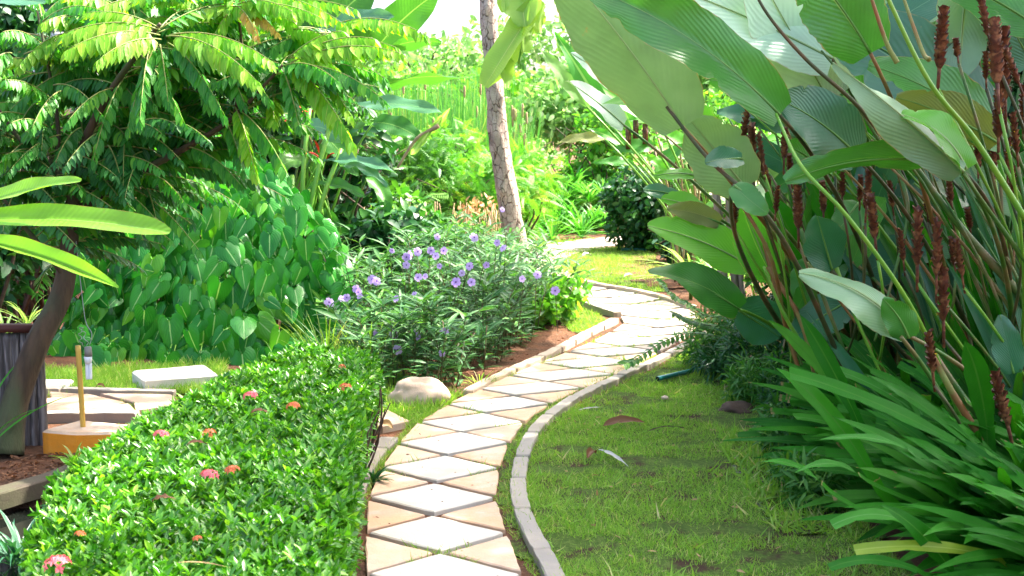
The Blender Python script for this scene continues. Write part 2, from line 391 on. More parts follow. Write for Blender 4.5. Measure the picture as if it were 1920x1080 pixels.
def bark_pale():
    m, nt = new_mat('pale_scaly_bark'); t = NT(nt)
    mp = t.n('ShaderNodeMapping'); mp.inputs['Scale'].default_value = (1, 1, .55); t.l(t.pos(), mp.inputs[0])
    v = t.n('ShaderNodeTexVoronoi'); v.feature = 'DISTANCE_TO_EDGE'; v.inputs['Scale'].default_value = 15
    w = t.n('ShaderNodeVectorMath'); w.operation = 'MULTIPLY_ADD'
    nn = t.n('ShaderNodeTexNoise'); nn.inputs['Scale'].default_value = 9; t.l(mp.outputs[0], nn.inputs['Vector'])
    t.l(nn.outputs['Color'], w.inputs[0]); w.inputs[1].default_value = (.1, .1, .1); t.l(mp.outputs[0], w.inputs[2]); t.l(w.outputs[0], v.inputs['Vector'])
    crack = t.step(v.outputs['Distance'], .0, .045)
    n = t.noise(6, 5, t.pos()); n2 = t.noise(60, 4, t.pos())
    base = t.mix(t.step(n, .35, .65), (.56, .45, .38), (.40, .31, .26))
    base = t.mix(t.math('MULTIPLY', t.step(n2, .45, .7), .4), base, (.2, .14, .11))
    col = t.mix(crack, (.13, .085, .065), base)
    h = t.math('ADD', crack, t.math('MULTIPLY', n2, .5))
    t.out(t.principled(col, .9, .2, t.bump(h, .9, .02))); return m
M['bark'] = bark_pale()
M['bark_d'] = plain('dark_brown_bark', (.085, .052, .028), (.045, .028, .016), .9, 22, .8, .02, c3=(.07, .08, .035), s3=3, stretch=(1, 1, .25))

def stone(name, c1, c2, stain, amt=.5, dark=(.22, .17, .12)):
    m, nt = new_mat(name); t = NT(nt); p = t.pos()
    oi = t.n('ShaderNodeObjectInfo')
    col = t.mix(oi.outputs['Random'], c1, c2)
    col = t.mix(t.math('MULTIPLY', t.step(t.noise(5, 6, p, .65), .42, .72), amt), col, stain)
    col = t.mix(t.math('MULTIPLY', t.step(t.noise(17, 6, p, .7), .55, .75), .35), col, tuple(q * .72 for q in c1))
    col = t.mix(t.math('MULTIPLY', t.step(t.noise(70, 3, p), .62, .78), .35), col, dark)
    col = t.mix(t.math('MULTIPLY', t.step(t.noise(2.3, 5, p, .6), .5, .7), .45), col, tuple(q * .6 for q in stain))
    h = t.math('ADD', t.noise(24, 6, p, .7), t.math('MULTIPLY', t.noise(140, 3, p), .35))
    t.out(t.principled(col, .85, .25, t.bump(h, .45, .008))); return m
M['tile_w'] = stone('white_limestone', (.62, .58, .49), (.54, .50, .41), (.62, .52, .38), .5)
M['tile_o'] = stone('peach_sandstone', (.60, .36, .20), (.64, .46, .31), (.62, .52, .42), .7)
M['tile_p'] = stone('pale_peach_stone', (.42, .33, .25), (.40, .34, .28), (.44, .30, .20), .5)
M['tile_g'] = stone('dimmed_grey_stone', (.40, .37, .32), (.34, .32, .29), (.42, .34, .26), .6)  # greyish far tiles, darkened in colour to hold back the sunlight
M['tile_s'] = stone('shade_toned_beige_stone', (.36, .25, .16), (.40, .31, .23), (.34, .22, .13), .6)  # beige, darkened in colour to stand for shade on the side path
M['kerb'] = stone('grey_kerb_stone', (.38, .335, .27), (.29, .265, .225), (.46, .38, .28), .5)
M['kerb_d'] = stone('dark_wet_kerb', (.07, .055, .04), (.05, .045, .035), (.10, .12, .05), .5)
M['kerb_w'] = stone('pale_kerb_stone', (.50, .41, .30), (.44, .37, .29), (.55, .36, .22), .4)
M['block_o'] = stone('orange_painted_stone', (.78, .27, .02), (.78, .27, .02), (.74, .36, .08), .4)
M['slab_w'] = stone('white_slab', (.66, .63, .56), (.66, .63, .56), (.60, .50, .36), .5)
M['rock'] = stone('tan_boulder', (.56, .42, .30), (.56, .42, .30), (.60, .50, .40), .6, (.2, .12, .08))
M['rock_d'] = stone('dark_brown_rock', (.075, .045, .03), (.06, .04, .028), (.12, .08, .055), .5)

def soil_mat():
    m, nt = new_mat('garden_soil'); t = NT(nt); p = t.pos()
    n = t.noise(3.0, 6, p, .65); n2 = t.noise(38, 5, p, .7)
    col = t.mix(t.step(n, .35, .68), (.17, .075, .04), (.075, .042, .026))
    col = t.mix(t.math('MULTIPLY', t.step(n2, .5, .72), .6), col, (.26, .16, .09))
    t.out(t.principled(col, .95, .15, t.bump(t.math('ADD', n2, t.noise(9, 4, p)), .9, .03))); return m
M['soil'] = soil_mat()
def lawn_mat():
    m, nt = new_mat('turf'); t = NT(nt); p = t.pos()
    n = t.noise(3.5, 6, p, .65); n2 = t.noise(60, 5, p, .7)
    col = t.mix(t.step(n2, .35, .7), (.05, .10, .015), (.14, .20, .045))
    col = t.mix(t.step(n, .50, .60), col, (.065, .04, .026))
    t.out(t.principled(col, .95, .1, t.bump(n2, .9, .02))); return m
M['turf'] = lawn_mat()
def water_mat():
    m, nt = new_mat('dark_pond_water'); t = NT(nt)
    t.out(t.principled((.008, .010, .008), .04, .6, t.bump(t.noise(3, 2, t.pos()), .06, .01))); return m
M['water'] = water_mat()
def shade_patch_mat():
    m, nt = new_mat('dark_shade_patch'); t = NT(nt); n = t.noise(12, 5, t.pos(), .6)
    t.out(t.principled((.018, .012, .007), t.step(n, .45, .7), .5, t.bump(n, .5, .02))); return m
M['shade_patch'] = shade_patch_mat()  # near-black ground colour stands for shade beside the clump
M['bamboo'] = plain('weathered_black_bamboo', (.055, .045, .04), (.11, .095, .09), .6, 9, .5, .01, c3=(.25, .22, .21), s3=6, stretch=(6, 6, .5))
M['rail'] = plain('red_brown_rail', (.10, .025, .018), (.07, .02, .015), .6, 10, .3)
M['pole'] = plain('yellow_bamboo_stake', (.62, .38, .07), (.52, .30, .05), .5, 12, .1)
M['bulb'] = plain('white_glass_tube', (.80, .80, .82), (.78, .78, .8), .2, 5, .0)
M['holder'] = plain('grey_lamp_holder', (.26, .24, .21), (.20, .18, .16), .7, 20, .2)
M['wire'] = plain('grey_wire', (.35, .35, .33), None, .5)
M['pipe'] = plain('teal_plastic_pipe', (.015, .20, .20), (.02, .16, .15), .35, 8, .05)
M['pipe_in'] = plain('pipe_opening', (.01, .02, .02), None, .8)
M['deadleaf'] = leaf_mat('dead_leaf', (.16, .07, .03), (.22, .10, .045), .55, .2, rib=(.12, .04, .02), ribw=.03, tcol=(1.2, .9, .7))
M['deadpale'] = leaf_mat('bleached_leaf', (.5, .48, .44), (.58, .56, .5), .6, .2, tcol=(1, 1, 1), rib=(.3, .28, .25), ribw=.04)
M['deadtan'] = leaf_mat('tan_dry_leaf', (.42, .26, .12), (.5, .34, .16), .6, .3, tcol=(1.2, 1, .8))
M['siding'] = plain('white_siding', (.62, .64, .68), (.56, .58, .63), .6, 5, .05)
M['plank'] = plain('grey_plank', (.30, .29, .30), (.22, .21, .22), .7, 8, .2)
M['drytwig'] = plain('dry_stalk', (.42, .30, .16), (.30, .20, .11), .9, 15, .3)
M['papery'] = plain('papery_bark', (.40, .33, .26), (.26, .19, .14), .85, 12, .7, .02, stretch=(3, 3, .5))

# ================================================================== SETTING
POND = [(-12, 2.0), (-12, 5.35), (-2.75, 5.45), (-2.15, 5.72), (-1.85, 5.95), (-1.55, 5.9), (-1.4, 5.3), (-1.38, 2.0)]
def gheight(x, y):
    h = (fbm(x * 1.3, y * 1.3, 3) - .5) * .035 + (fbm(x * 6, y * 6, 9) - .5) * .012 - .012
    p = in_poly(x, y, POND)
    return np.where(p, -.55, h)
def sheet(xs, ys, mask=None, lift=0.0):
    X, Y = np.meshgrid(xs, ys); Z = gheight(X, Y) + lift
    v = np.stack([X, Y, Z], -1).reshape(-1, 3); nx = len(xs)
    i = np.arange(len(ys) - 1)[:, None]; j = np.arange(nx - 1)[None]
    f = np.stack([i * nx + j, i * nx + j + 1, (i + 1) * nx + j + 1, (i + 1) * nx + j], -1)
    if mask is not None:
        cx = (X[:-1, :-1] + X[1:, 1:]) / 2; cyy = (Y[:-1, :-1] + Y[1:, 1:]) / 2
        f = f[mask(cx, cyy)]
    f = f.reshape(-1, 4); used = np.unique(f); remap = np.full(len(v), -1); remap[used] = np.arange(len(used))
    return G(v[used], remap[f], v[used][:, :2])
xs = np.concatenate([[-450, -200, -80, -40, -20, -12], np.arange(-8, 8.01, .1), [12, 20, 40, 80, 200, 450]])
ys = np.concatenate([[-60, -20, -5, 0], np.arange(1.5, 26, .1), [32, 45, 70, 120, 250, 600]])
single('ground', sheet(xs, ys), M['soil'], kind='structure')
wv = G([(-12, 1.9, -.10), (-1.36, 1.9, -.10), (-1.36, 6.0, -.10), (-12, 6.0, -.10)], [(0, 1, 2, 3)])
single('pond_water', wv, M['water'], kind='structure', smooth=False)

# path centreline on the ground (measured from where the stones lie)
CL = [gr(*q) for q in ((842, 1160), (832, 1075), (818, 1003), (810, 940), (824, 885), (848, 838), (880, 797), (930, 763), (993, 732), (1054, 706), (1108, 681), (1160, 657), (1210, 632), (1240, 608), (1232, 590), (1190, 572), (1135, 556), (1080, 542), (1020, 524), (985, 506), (988, 490), (1020, 474), (1080, 461), (1140, 453), (1200, 447), (1260, 444))]
CLs = smooth_path(CL, 600)[:, :2]
arc = np.concatenate([[0], np.cumsum(np.linalg.norm(np.diff(CLs, axis=0), axis=1))])
def cl(s): return np.array([np.interp(s, arc, CLs[:, 0]), np.interp(s, arc, CLs[:, 1])])
def cross_dir(s):
    t = cl(s + .15) - cl(s - .15); t = t / np.linalg.norm(t); n = np.array([t[1], -t[0]])
    y = cl(s)[1]; k = np.clip((y - 11.0) / 1.0, 0, 1)
    if y < 11.8:
        d = (1 - k) * np.array([1.0, 0.0]) + k * n; d /= np.linalg.norm(d)
        return d, 1 / max(.5, abs(d @ n))
    return n, 1.0
def halfw(s):
    y = cl(s)[1]
    return .299 + .03 * np.clip((y - 7.6) / .8, 0, 1) + .14 * np.clip((y - 10.8) / 1.5, 0, 1)
def prism(poly, z0, z1, inset=.006, tilt=0.0, nz=0.0):
    poly = np.asarray(poly, float)[:, :2]; n = len(poly)
    area = sum(poly[i][0] * poly[(i + 1) % n][1] - poly[(i + 1) % n][0] * poly[i][1] for i in range(n))
    if area < 0: poly = poly[::-1]
    # a few points per edge, slightly uneven, like a sawn and chipped slab
    pts = []
    for i in range(n):
        a, b = poly[i], poly[(i + 1) % n]; e = b - a; L = np.linalg.norm(e); nn = np.array([-e[1], e[0]]) / L
        k = max(2, int(L / .05))
        for j in range(k):
            o = (rng.random() - .5) * .005 if j else 0.0
            if j == 0:  # knock off the corner a little
                pts.append(a + e / L * .006)
            else: pts.append(a + e * j / k + nn * o)
    pts = np.array(pts); m = len(pts); c = pts.mean(0)
    d = c - pts; ins = pts + d / np.linalg.norm(d, axis=1, keepdims=True) * inset * 1.4
    tx, ty = (rng.random(2) - .5) * tilt
    zt = lambda p, z: z + (p[:, 0] - c[0]) * tx + (p[:, 1] - c[1]) * ty + nz
    v = np.concatenate([np.c_[pts, np.full(m, z0)], np.c_[pts, zt(pts, z1 - inset)], np.c_[ins, zt(ins, z1)]])
    f = [(i, (i + 1) % m, m + (i + 1) % m, m + i) for i in range(m)] + [(m + i, m + (i + 1) % m, 2 * m + (i + 1) % m, 2 * m + i) for i in range(m)]
    f.append(tuple(range(2 * m, 3 * m)))
    return v, f
path = Root('path', kind='structure', loc=(0, 0, 0))
TILE_OUT = []
def tile(root, poly, mat, name='tile', z1=.022, tilt=.012):
    v, f = prism(poly, -.05, z1, .005, tilt, (rng.random() - .5) * .005)
    o = root.part(name, poly_mesh(name, v, f, M[mat])); TILE_OUT.append(np.asarray(poly)[:, :2]); return o
def shrink(poly, g):
    poly = np.asarray(poly, float); n = len(poly)
    area = sum(poly[i][0] * poly[(i + 1) % n][1] - poly[(i + 1) % n][0] * poly[i][1] for i in range(n))
    if area < 0: poly = poly[::-1]
    out = []
    for i in range(n):
        p0, p1, p2 = poly[i - 1], poly[i], poly[(i + 1) % n]
        e1 = (p1 - p0) / np.linalg.norm(p1 - p0); e2 = (p2 - p1) / np.linalg.norm(p2 - p1)
        n1 = np.array([-e1[1], e1[0]]); n2 = np.array([-e2[1], e2[0]])
        b = n1 + n2; b /= (1 + n1 @ n2) if (1 + n1 @ n2) > .15 else .15
        L = np.linalg.norm(b); b = b * min(1, 3.2 / L)
        out.append(p1 + b * g)
    return np.array(out)
y1003 = np.interp(gr(818, 1003)[1], CLs[:, 1][:300], arc[:300])
sD = .50
k0 = -3; stations = [y1003 + sD * k for k in range(k0, 44)]
for k, s in enumerate(stations):
    if s - sD / 2 < 0.05 or s + sD > arc[-1] - .1: continue
    a, b = cl(s - sD / 2), cl(s + sD / 2); c = cl(s)
    d, m1 = cross_dir(s); w = halfw(s) * m1
    Lp, Rp = c - d * w, c + d * w
    g = .013 + rng.random() * .006 + (.008 if c[1] > 8.8 else 0)
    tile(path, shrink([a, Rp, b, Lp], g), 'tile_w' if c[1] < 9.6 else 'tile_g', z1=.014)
    # side triangles between this rhombus and the next
    s2 = s + sD; c2 = cl(s2); d2, m2 = cross_dir(s2); w2 = halfw(s2) * m2
    L2, R2 = c2 - d2 * w2, c2 + d2 * w2
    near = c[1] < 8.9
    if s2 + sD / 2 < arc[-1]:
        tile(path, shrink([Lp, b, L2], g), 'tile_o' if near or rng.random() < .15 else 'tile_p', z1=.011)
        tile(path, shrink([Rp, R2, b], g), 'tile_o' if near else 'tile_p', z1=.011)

def offset_line(pts, off):
    pts = np.asarray(pts)[:, :2]; t = unit(np.gradient(pts, axis=0)); n = np.stack([t[:, 1], -t[:, 0]], 1)
    return pts + n * off
def kerb_run(name_root, pix, width, mat, length=.42, h=.035, z=None, world_pts=None):
    P = np.array([gr(*q) for q in pix]) if world_pts is None else np.asarray(world_pts)
    S = smooth_path(P, 200)[:, :2]; ar = np.concatenate([[0], np.cumsum(np.linalg.norm(np.diff(S, axis=0), axis=1))])
    s = 0.0
    while s < ar[-1] - .08:
        L = min(length * (.8 + rng.random() * .5), ar[-1] - s)
        q = [np.array([np.interp(x, ar, S[:, 0]), np.interp(x, ar, S[:, 1])]) for x in np.linspace(s + .005, s + L - .005, 4)]
        q = np.array(q); t = unit(np.gradient(q, axis=0)); n = np.stack([t[:, 1], -t[:, 0]], 1)
        w = width * (.94 + rng.random() * .1) / 2
        poly = np.concatenate([q + n * w, (q - n * w)[::-1]])
        v, f = prism(poly, -.06, h + (rng.random() - .5) * .008, .006, .015)
        name_root.part('kerb_stone', poly_mesh('kerb_stone', v, f, M[mat]))
        s += L
kerb = Root('kerb', kind='structure')
kerb_run(kerb, ((1062, 1130), (1028, 1060), (988, 985), (972, 930), (975, 880), (988, 838), (1012, 800), (1055, 765), (1105, 735), (1170, 705), (1235, 675), (1300, 642), (1345, 615)), .072, 'kerb', h=.022)
kerb_run(kerb, ((640, 1000), (655, 950), (672, 905), (695, 865), (732, 828)), .10, 'kerb', h=.03)
kerb_run(kerb, ((876, 741), (955, 701), (1036, 663), (1108, 626), (1156, 602)), .07, 'kerb_w', h=.032)
kerb_run(kerb, ((1158, 592), (1110, 576), (1055, 557), (1010, 541)), .085, 'kerb', h=.04)
kerb_run(kerb, ((1000, 512), (1060, 526), (1120, 538), (1190, 550), (1240, 561), (1300, 582)), .075, 'kerb_w', h=.045)
kerb_run(kerb, ((-160, 985), (0, 922), (70, 905), (130, 885), (200, 856)), .11, 'kerb_d', length=1.4, h=.02)
# side path crossing from the left behind the hedge
side = Root('side_path', kind='structure')
def T(pix): return [gr(*q)[:2] for q in pix]
tile(side, shrink(T(((86, 738), (182, 745), (88, 752))), .022), 'tile_s')
tile(side, shrink(T(((76, 752), (170, 742), (245, 760), (180, 776), (76, 779))), .024), 'tile_s')
tile(side, shrink(T(((170, 742), (330, 744), (345, 766), (245, 779), (244, 762))), .024), 'tile_s')
tile(side, shrink(T(((100, 782), (245, 762), (262, 784))), .008), 'tile_s')
tile(side, shrink(T(((345, 745), (470, 745), (480, 768), (360, 768))), .012), 'tile_s')
tile(side, T(((677, 801), (728, 774), (768, 795), (716, 806))), 'tile_o')
tile(side, T(((610, 785), (676, 778), (650, 806))), 'tile_w')
tile(side, T(((-60, 742), (60, 742), (60, 776), (-60, 776))), 'tile_w')
kerb_run(side, ((-80, 733), (80, 736), (200, 738), (330, 741)), .07, 'kerb', length=.7, h=.03)
kerb_run(side, ((70, 786), (160, 784), (260, 786)), .08, 'kerb', length=.5, h=.045)

# lawns: turf sheets
def px_poly(pix): return [tuple(gr(*q)[:2]) for q in pix]
LAWN1 = px_poly(((1075, 1200), (1040, 1085), (1000, 985), (985, 930), (988, 880), (1000, 842), (1024, 806), (1066, 772), (1116, 742), (1180, 712), (1245, 682), (1306, 650), (1345, 622), (1420, 640), (1500, 720), (1545, 860), (1640, 1000), (1800, 1200)))
LAWN2 = px_poly(((1010, 494), (1050, 474), (1110, 466), (1180, 462), (1225, 475), (1240, 505), (1250, 545), (1190, 545), (1110, 532), (1030, 516)))
LAWN3 = px_poly(((-100, 690), (0, 690), (180, 692), (250, 686), (420, 680), (440, 735), (330, 738), (190, 735), (-100, 731)))
LAWN4 = px_poly(((640, 720), (730, 700), (800, 725), (870, 742), (800, 780), (765, 800), (735, 780), (680, 770)))
LAWN5 = px_poly(((1120, 585), (1075, 566), (1050, 600), (1075, 625), (1135, 608)))
LAWN7 = px_poly(((1015, 1120), (950, 985), (935, 930), (940, 880), (955, 830), (990, 785), (1040, 748), (1058, 762), (1010, 800), (985, 840), (972, 880), (972, 930), (990, 985), (1060, 1120)))
LAWN6 = px_poly(((945, 470), (970, 455), (1120, 448), (1060, 455), (1000, 468), (965, 490)))
for P_, st in ((LAWN1, .045), (LAWN2, .08), (LAWN3, .08), (LAWN4, .05), (LAWN5, .05), (LAWN7, .03), (LAWN6, .08)):
    A = np.array(P_); x0, y0 = A.min(0); x1, y1 = A.max(0)
    single('lawn', sheet(np.arange(x0, x1 + st, st), np.arange(y0, y1 + st, st), lambda X, Y: in_poly(X + (vnoise(X * 9, Y * 9, 5) - .5) * .12, Y + (vnoise(X * 9, Y * 9, 6) - .5) * .12, P_), .008), M['turf'], kind='structure')
shade_outline = px_poly(((1395, 900), (1410, 850), (1450, 815), (1500, 830), (1540, 900), (1560, 1000), (1480, 1000), (1430, 960)))
A = np.array(shade_outline); single('shade_patch', sheet(np.arange(A[:, 0].min(), A[:, 0].max(), .04), np.arange(A[:, 1].min(), A[:, 1].max(), .04), lambda X, Y: in_poly(X + (vnoise(X * 8, Y * 8, 5) - .5) * .2, Y, shade_outline), .014), M['shade_patch'], kind='structure')  # dark sheet laid where shade falls left of the clump

# grass blades
blade = leafp(.13, lambda v: np.maximum(1 - v, .05), nv=3, nu=2, fold=0, droop=.35)
def grow(name, poly, n, h, hj, bare=.62, parent=None, patch=True):
    A = np.array(poly); x0, y0 = A.min(0); x1, y1 = A.max(0)
    x = x0 + rng.random(n) * (x1 - x0); y = y0 + rng.random(n) * (y1 - y0)
    k = in_poly(x, y, poly)
    if patch: k &= (fbm(x * 3.1, y * 5.5, 21) + (rng.random(n) - .5) * .16) < bare
    x, y = x[k], y[k]; n = len(x); z = gheight(x, y) + .004
    d = rand_dirs(n, 1.3, .6); d[:, 2] = np.abs(d[:, 2])
    s = h * (.5 + rng.random(n) * hj) * (.7 + .6 * fbm(x * 2, y * 2, 31))
    return spread(blade, frames(np.stack([x, y, z], 1), d, rand_dirs(n), s))
single('grass', cat([grow('', LAWN1, 240000, .023, 1.1, .545), grow('', LAWN1, 30000, .022, 1.0, .68), grow('', LAWN1, 4500, .06, 1.2, .47)]), M['grass'], kind='stuff', label='short green lawn grass with bare muddy patches')
single('grass', cat([grow('', LAWN2, 26000, .045, 1.0, .63), grow('', LAWN3, 34000, .055, 1.0, .72), grow('', LAWN4, 14000, .05, 1.2, .66), grow('', LAWN5, 4000, .04, 1.0, .7), grow('', LAWN7, 9000, .022, 1.0, .75), grow('', LAWN6, 8000, .05, 1.0, .8)]), M['grass'], kind='stuff', label='grass growing beyond and beside the stone path')
# blades in the joints and along the kerbs
jp = []
for poly in TILE_OUT:
    if poly[:, 1].mean() > 13: continue
    n = len(poly)
    for i in range(n):
        a, b = poly[i], poly[(i + 1) % n]; L = np.linalg.norm(b - a); m = int(L * 130)
        t = rng.random(m)[:, None]; p = a + (b - a) * t; q = (poly.mean(0) - p); q /= np.linalg.norm(q, axis=1, keepdims=True)
        p = p - q * (.004 + rng.random((m, 1)) * .018)
        k = vnoise(p[:, 0] * 4, p[:, 1] * 4, 44) > .56
        jp.append(p[k])
jp = np.concatenate(jp)
edge_pts = []
for pix, o1, o2 in ((((1050, 1110), (975, 980), (958, 930), (962, 880), (975, 835), (1000, 795), (1042, 760), (1095, 728), (1160, 698), (1225, 668)), -.02, .05), (((1085, 1110), (1008, 985), (992, 930), (992, 880), (1005, 842), (1030, 806), (1070, 772), (1122, 742), (1186, 712), (1250, 682), (1310, 650)), -.03, .05), (((665, 1000), (690, 905), (712, 868), (745, 832), (790, 790), (850, 750)), -.03, .04)):
    S = smooth_path([gr(*q) for q in pix], 300)[:, :2]
    i = rng.integers(0, len(S), 1900); edge_pts.append(S[i] + np.c_[o1 + rng.random(1900) * (o2 - o1) * .75, (rng.random(1900) - .5) * .06])
jp = np.concatenate([jp] + edge_pts)
jd = rand_dirs(len(jp), 1.2, .6); jd[:, 2] = np.abs(jd[:, 2])
single('grass', spread(blade, frames(np.c_[jp, np.full(len(jp), .0)], jd, rand_dirs(len(jp)), .014 + rng.random(len(jp)) ** 2 * .034)), M['grass'], kind='stuff', label='tufts of grass in the joints of the stone path')
# ================================================================== HEDGE
hedge = Root('ixora_hedge', 'clipped low green hedge with pink and orange flower heads left of the path', 'hedge', (-1.0, 5.2, 0))
HP = [(-.42, 3.0), (-.50, 3.8), (-.60, 4.9), (-.68, 5.9), (-.70, 6.7), (-.80, 7.0), (-1.20, 7.1), (-1.36, 6.6), (-1.46, 5.9), (-1.60, 5.2), (-1.62, 4.4), (-1.44, 3.7), (-1.2, 3.0)]
def hedge_top(x, y):
    # distance to the outline rounds the shoulders off
    d = np.full(np.shape(x), 9.0)
    for i in range(len(HP)):
        a = np.array(HP[i]); b = np.array(HP[(i + 1) % len(HP)]); e = b - a
        t = np.clip(((x - a[0]) * e[0] + (y - a[1]) * e[1]) / (e @ e), 0, 1)
        d = np.minimum(d, np.hypot(x - a[0] - t * e[0], y - a[1] - t * e[1]))
    r = .12
    return .44 - r + np.sqrt(np.maximum(0, r * r - np.maximum(0, r - d) ** 2)) + (fbm(x * 3.5, y * 3.5, 61) - .5) * .07, d
hl = leafp(.38, P_ell, nv=4, nu=3, fold=.3, droop=.18)
# tops
N = 10500
x = -1.75 + rng.random(N) * 1.5; y = 3.0 + rng.random(N) * 4.2; k = in_poly(x, y, HP); x, y = x[k], y[k]
zt, dd = hedge_top(x, y)
depth = rng.random(len(x)) ** 1.3 * .15 - .012
P0 = np.stack([x, y, zt - depth - .02], 1); out0 = np.tile(V(0, 0, 1), (len(x), 1))
# sides
per = []; nrm = []
for i in range(len(HP)):
    a = np.array(HP[i]); b = np.array(HP[(i + 1) % len(HP)]); e = b - a; L = np.linalg.norm(e); n = int(L * 330)
    t = rng.random(n)[:, None]; nn = np.array([e[1], -e[0]]) / L
    q = a + e * t; z = .04 + rng.random(n) ** .8 * .36
    inn = rng.random(n) * .10 + np.where(z < .14, .06, 0)
    nn_out = -nn if (np.array([-1.0, 5.0]) - a) @ nn > 0 else nn
    per.append(np.c_[q - nn_out * inn[:, None], z]); nrm.append(np.tile([*nn_out, .45], (n, 1)))
P0 = np.concatenate([P0] + per); out0 = np.concatenate([out0] + nrm)
mats = []
for j in range(9):
    n = len(P0); a = rng.random(n) * 6.28; ring = .55 if j < 5 else 1.15
    x_ = unit(np.cross(out0, V(.3, .9, .1))); y_ = np.cross(out0, x_)
    tilt = (.5 + .8 * rng.random(n)) * (1.7 if j >= 5 else .9)
    dirv = unit(out0 + (np.cos(a)[:, None] * x_ + np.sin(a)[:, None] * y_) * tilt[:, None])
    base = P0 - out0 * (0 if j < 5 else .018) + rng.normal(size=(n, 3)) * .004
    s = .029 + rng.random(n) * .020
    mats.append(frames(base, dirv, out0 + rng.normal(size=(n, 3)) * .35, s))
mats = np.concatenate(mats)
dist = np.linalg.norm(mats[:, :3, 3] - V(-.1, 2.2, 1.6), axis=1) - mats[:, 2, 3] * 2.0 + (mats[:, 1, 3] < 3.45) * 9
foliage(hedge, hl, mats, M['hedge'], 300, pick=dist)
# scattered dead and bronze leaves in the clipped top
kk = rng.choice(len(mats), 260, replace=False); hedge.part('dead_leaf_mass', spread(hl, mats[kk] * np.array([1.0]) + 0), M['deadtan'], kind='stuff')
# inner twigs and side stems
tw = []
for i in range(150):
    bx, by = -1.5 + rng.random() * .85, 3.3 + rng.random() * 3.5
    if not in_poly(np.array([bx]), np.array([by]), HP)[0]: continue
    for b in range(3):
        p = V(bx, by, 0); q = p + V((rng.random() - .5) * .25, (rng.random() - .5) * .25, .30 + rng.random() * .08)
        tw.append(tube(smooth_path([p, (p + q) / 2 + rng.normal(size=3) * .02, q], 5), np.linspace(.006, .003, 5), 5))
hedge.part('twig_mass', cat(tw), M['twig'], kind='stuff')
for (a, b) in (((703, 822), (690, 740)), ((668, 880), (676, 770))):
    p = gr(*a); q = at(b[0], b[1], p[1] - .05); hedge.part('branch', tube(smooth_path([p, (p + q) / 2 + V(.01, 0, 0), q], 8), .009, 7), M['twig'])
# flower heads
fl = []
petal = leafp(.55, P_ell, nv=3, nu=2, fold=.0, droop=.2)
for i in range(26):
    d = unit(rng.normal(size=3) + V(0, 0, 1.1)); d[2] = abs(d[2]) * .9; c = d * V(.030, .030, .022) + V(0, 0, .008)
    sx = unit(np.cross(d, V(.2, .5, .8))); sy = np.cross(d, sx)
    for q in range(4):
        a = q * 1.571 + i; dv = np.cos(a) * sx + np.sin(a) * sy + d * .35
        fl.append(frames(c, dv, d, .012)[0])
head = spread(petal, np.array(fl))
for (px, py, mt, s) in ((470, 748, 'ix_p', 1.0), (550, 767, 'ix_o', .9), (302, 822, 'ix_p', .95), (392, 818, 'ix_o', .85), (392, 899, 'ix_p', 1.0), (436, 888, 'ix_o', .85), (641, 690, 'ix_o', .55), (647, 731, 'ix_o', .9), (108, 1068, 'ix_p', 1.1), (150, 1006, 'ix_o', .5), (370, 1014, 'ix_o', .45)):
    p = gr(px, py, .46); z, _ = hedge_top(np.array([p[0]]), np.array([p[1]])); p = gr(px, py, float(z[0]) + .022)
    me = mesh_of('flower_head', G(head.v, head.f, head.uv, rng.random(len(head.v)) * .0 + head.r), M[mt])
    hedge.copies('flower_head', me, [np.array(Matrix.Translation(Vector(p)) @ Matrix.Rotation(rng.random() * 6, 4, 'Z') @ Matrix.Scale(s * 1.05, 4))], label='pink flower head' if mt == 'ix_p' else 'orange flower head')

# ================================================================== ARROW-LEAF MOUND
mound = Root('arrowhead_plant', 'dense mound of glossy dark green arrow-shaped leaves behind the hedge', 'plant', (-2.2, 9.3, 0))
MO = [(95, 700), (100, 560), (150, 470), (240, 400), (300, 330), (360, 285), (440, 278), (520, 318), (560, 352), (620, 440), (655, 520), (650, 600), (630, 680), (560, 705), (420, 712), (260, 714)]
hg = heart_leaf()
def mound_d(px, py): return 8.75 + np.clip((690 - py) / 400, 0, 1) * 1.5 + np.abs(px - 380) / 300 * .35
pos = []; lay = []
for L_, (st, back) in enumerate(((37, 0.0), (32, .16), (31, .30), (34, .45))):
    for px in np.arange(85, 665, st):
        for py in np.arange(275, 712, st * .92):
            qx, qy = px + (rng.random() - .5) * st * 1.1, py + (rng.random() - .5) * st * 1.1
            if in_poly(np.array([qx]), np.array([qy]), MO)[0]:
                pos.append(at(qx, qy, mound_d(qx, qy) + back + (rng.random() - .5) * .22 + .18 * (vnoise(qx / 55, qy / 55, 3) - .5) * 2)); lay.append(L_)
pos = np.array(pos); lay = np.array(lay); pos[:, 2] = np.maximum(pos[:, 2], .06); n = len(pos)
side_ = (pos[:, 0] + 2.25) / 1.2
fw = unit(np.stack([side_ * .3 + rng.normal(size=n) * .42, -.30 + rng.normal(size=n) * .3, -.9 + rng.normal(size=n) * .25], 1))
nr = unit(np.stack([side_ * .4 + rng.normal(size=n) * .32, -1.0 + rng.normal(size=n) * .2, .50 + rng.normal(size=n) * .3], 1))
sz = .195 * (.6 + rng.random(n) * .65); mm = frames(pos, fw, nr, sz * 1.22, sz)
foliage(mound, hg, mm, M['philo'], 300, pick=lay * 10 + rng.random(n))
pet = []
for i in range(0, n, 3):
    p = pos[i]; r_ = V(p[0] + rng.normal() * .1, p[1] + .55, max(0, p[2] - .45)); pet.append(tube(bez(r_, (r_ + p) / 2 + V(0, .05, .15), p, 5), .005, 4))
mound.part('stalk_mass', cat(pet), M['stem_b'], kind='stuff')
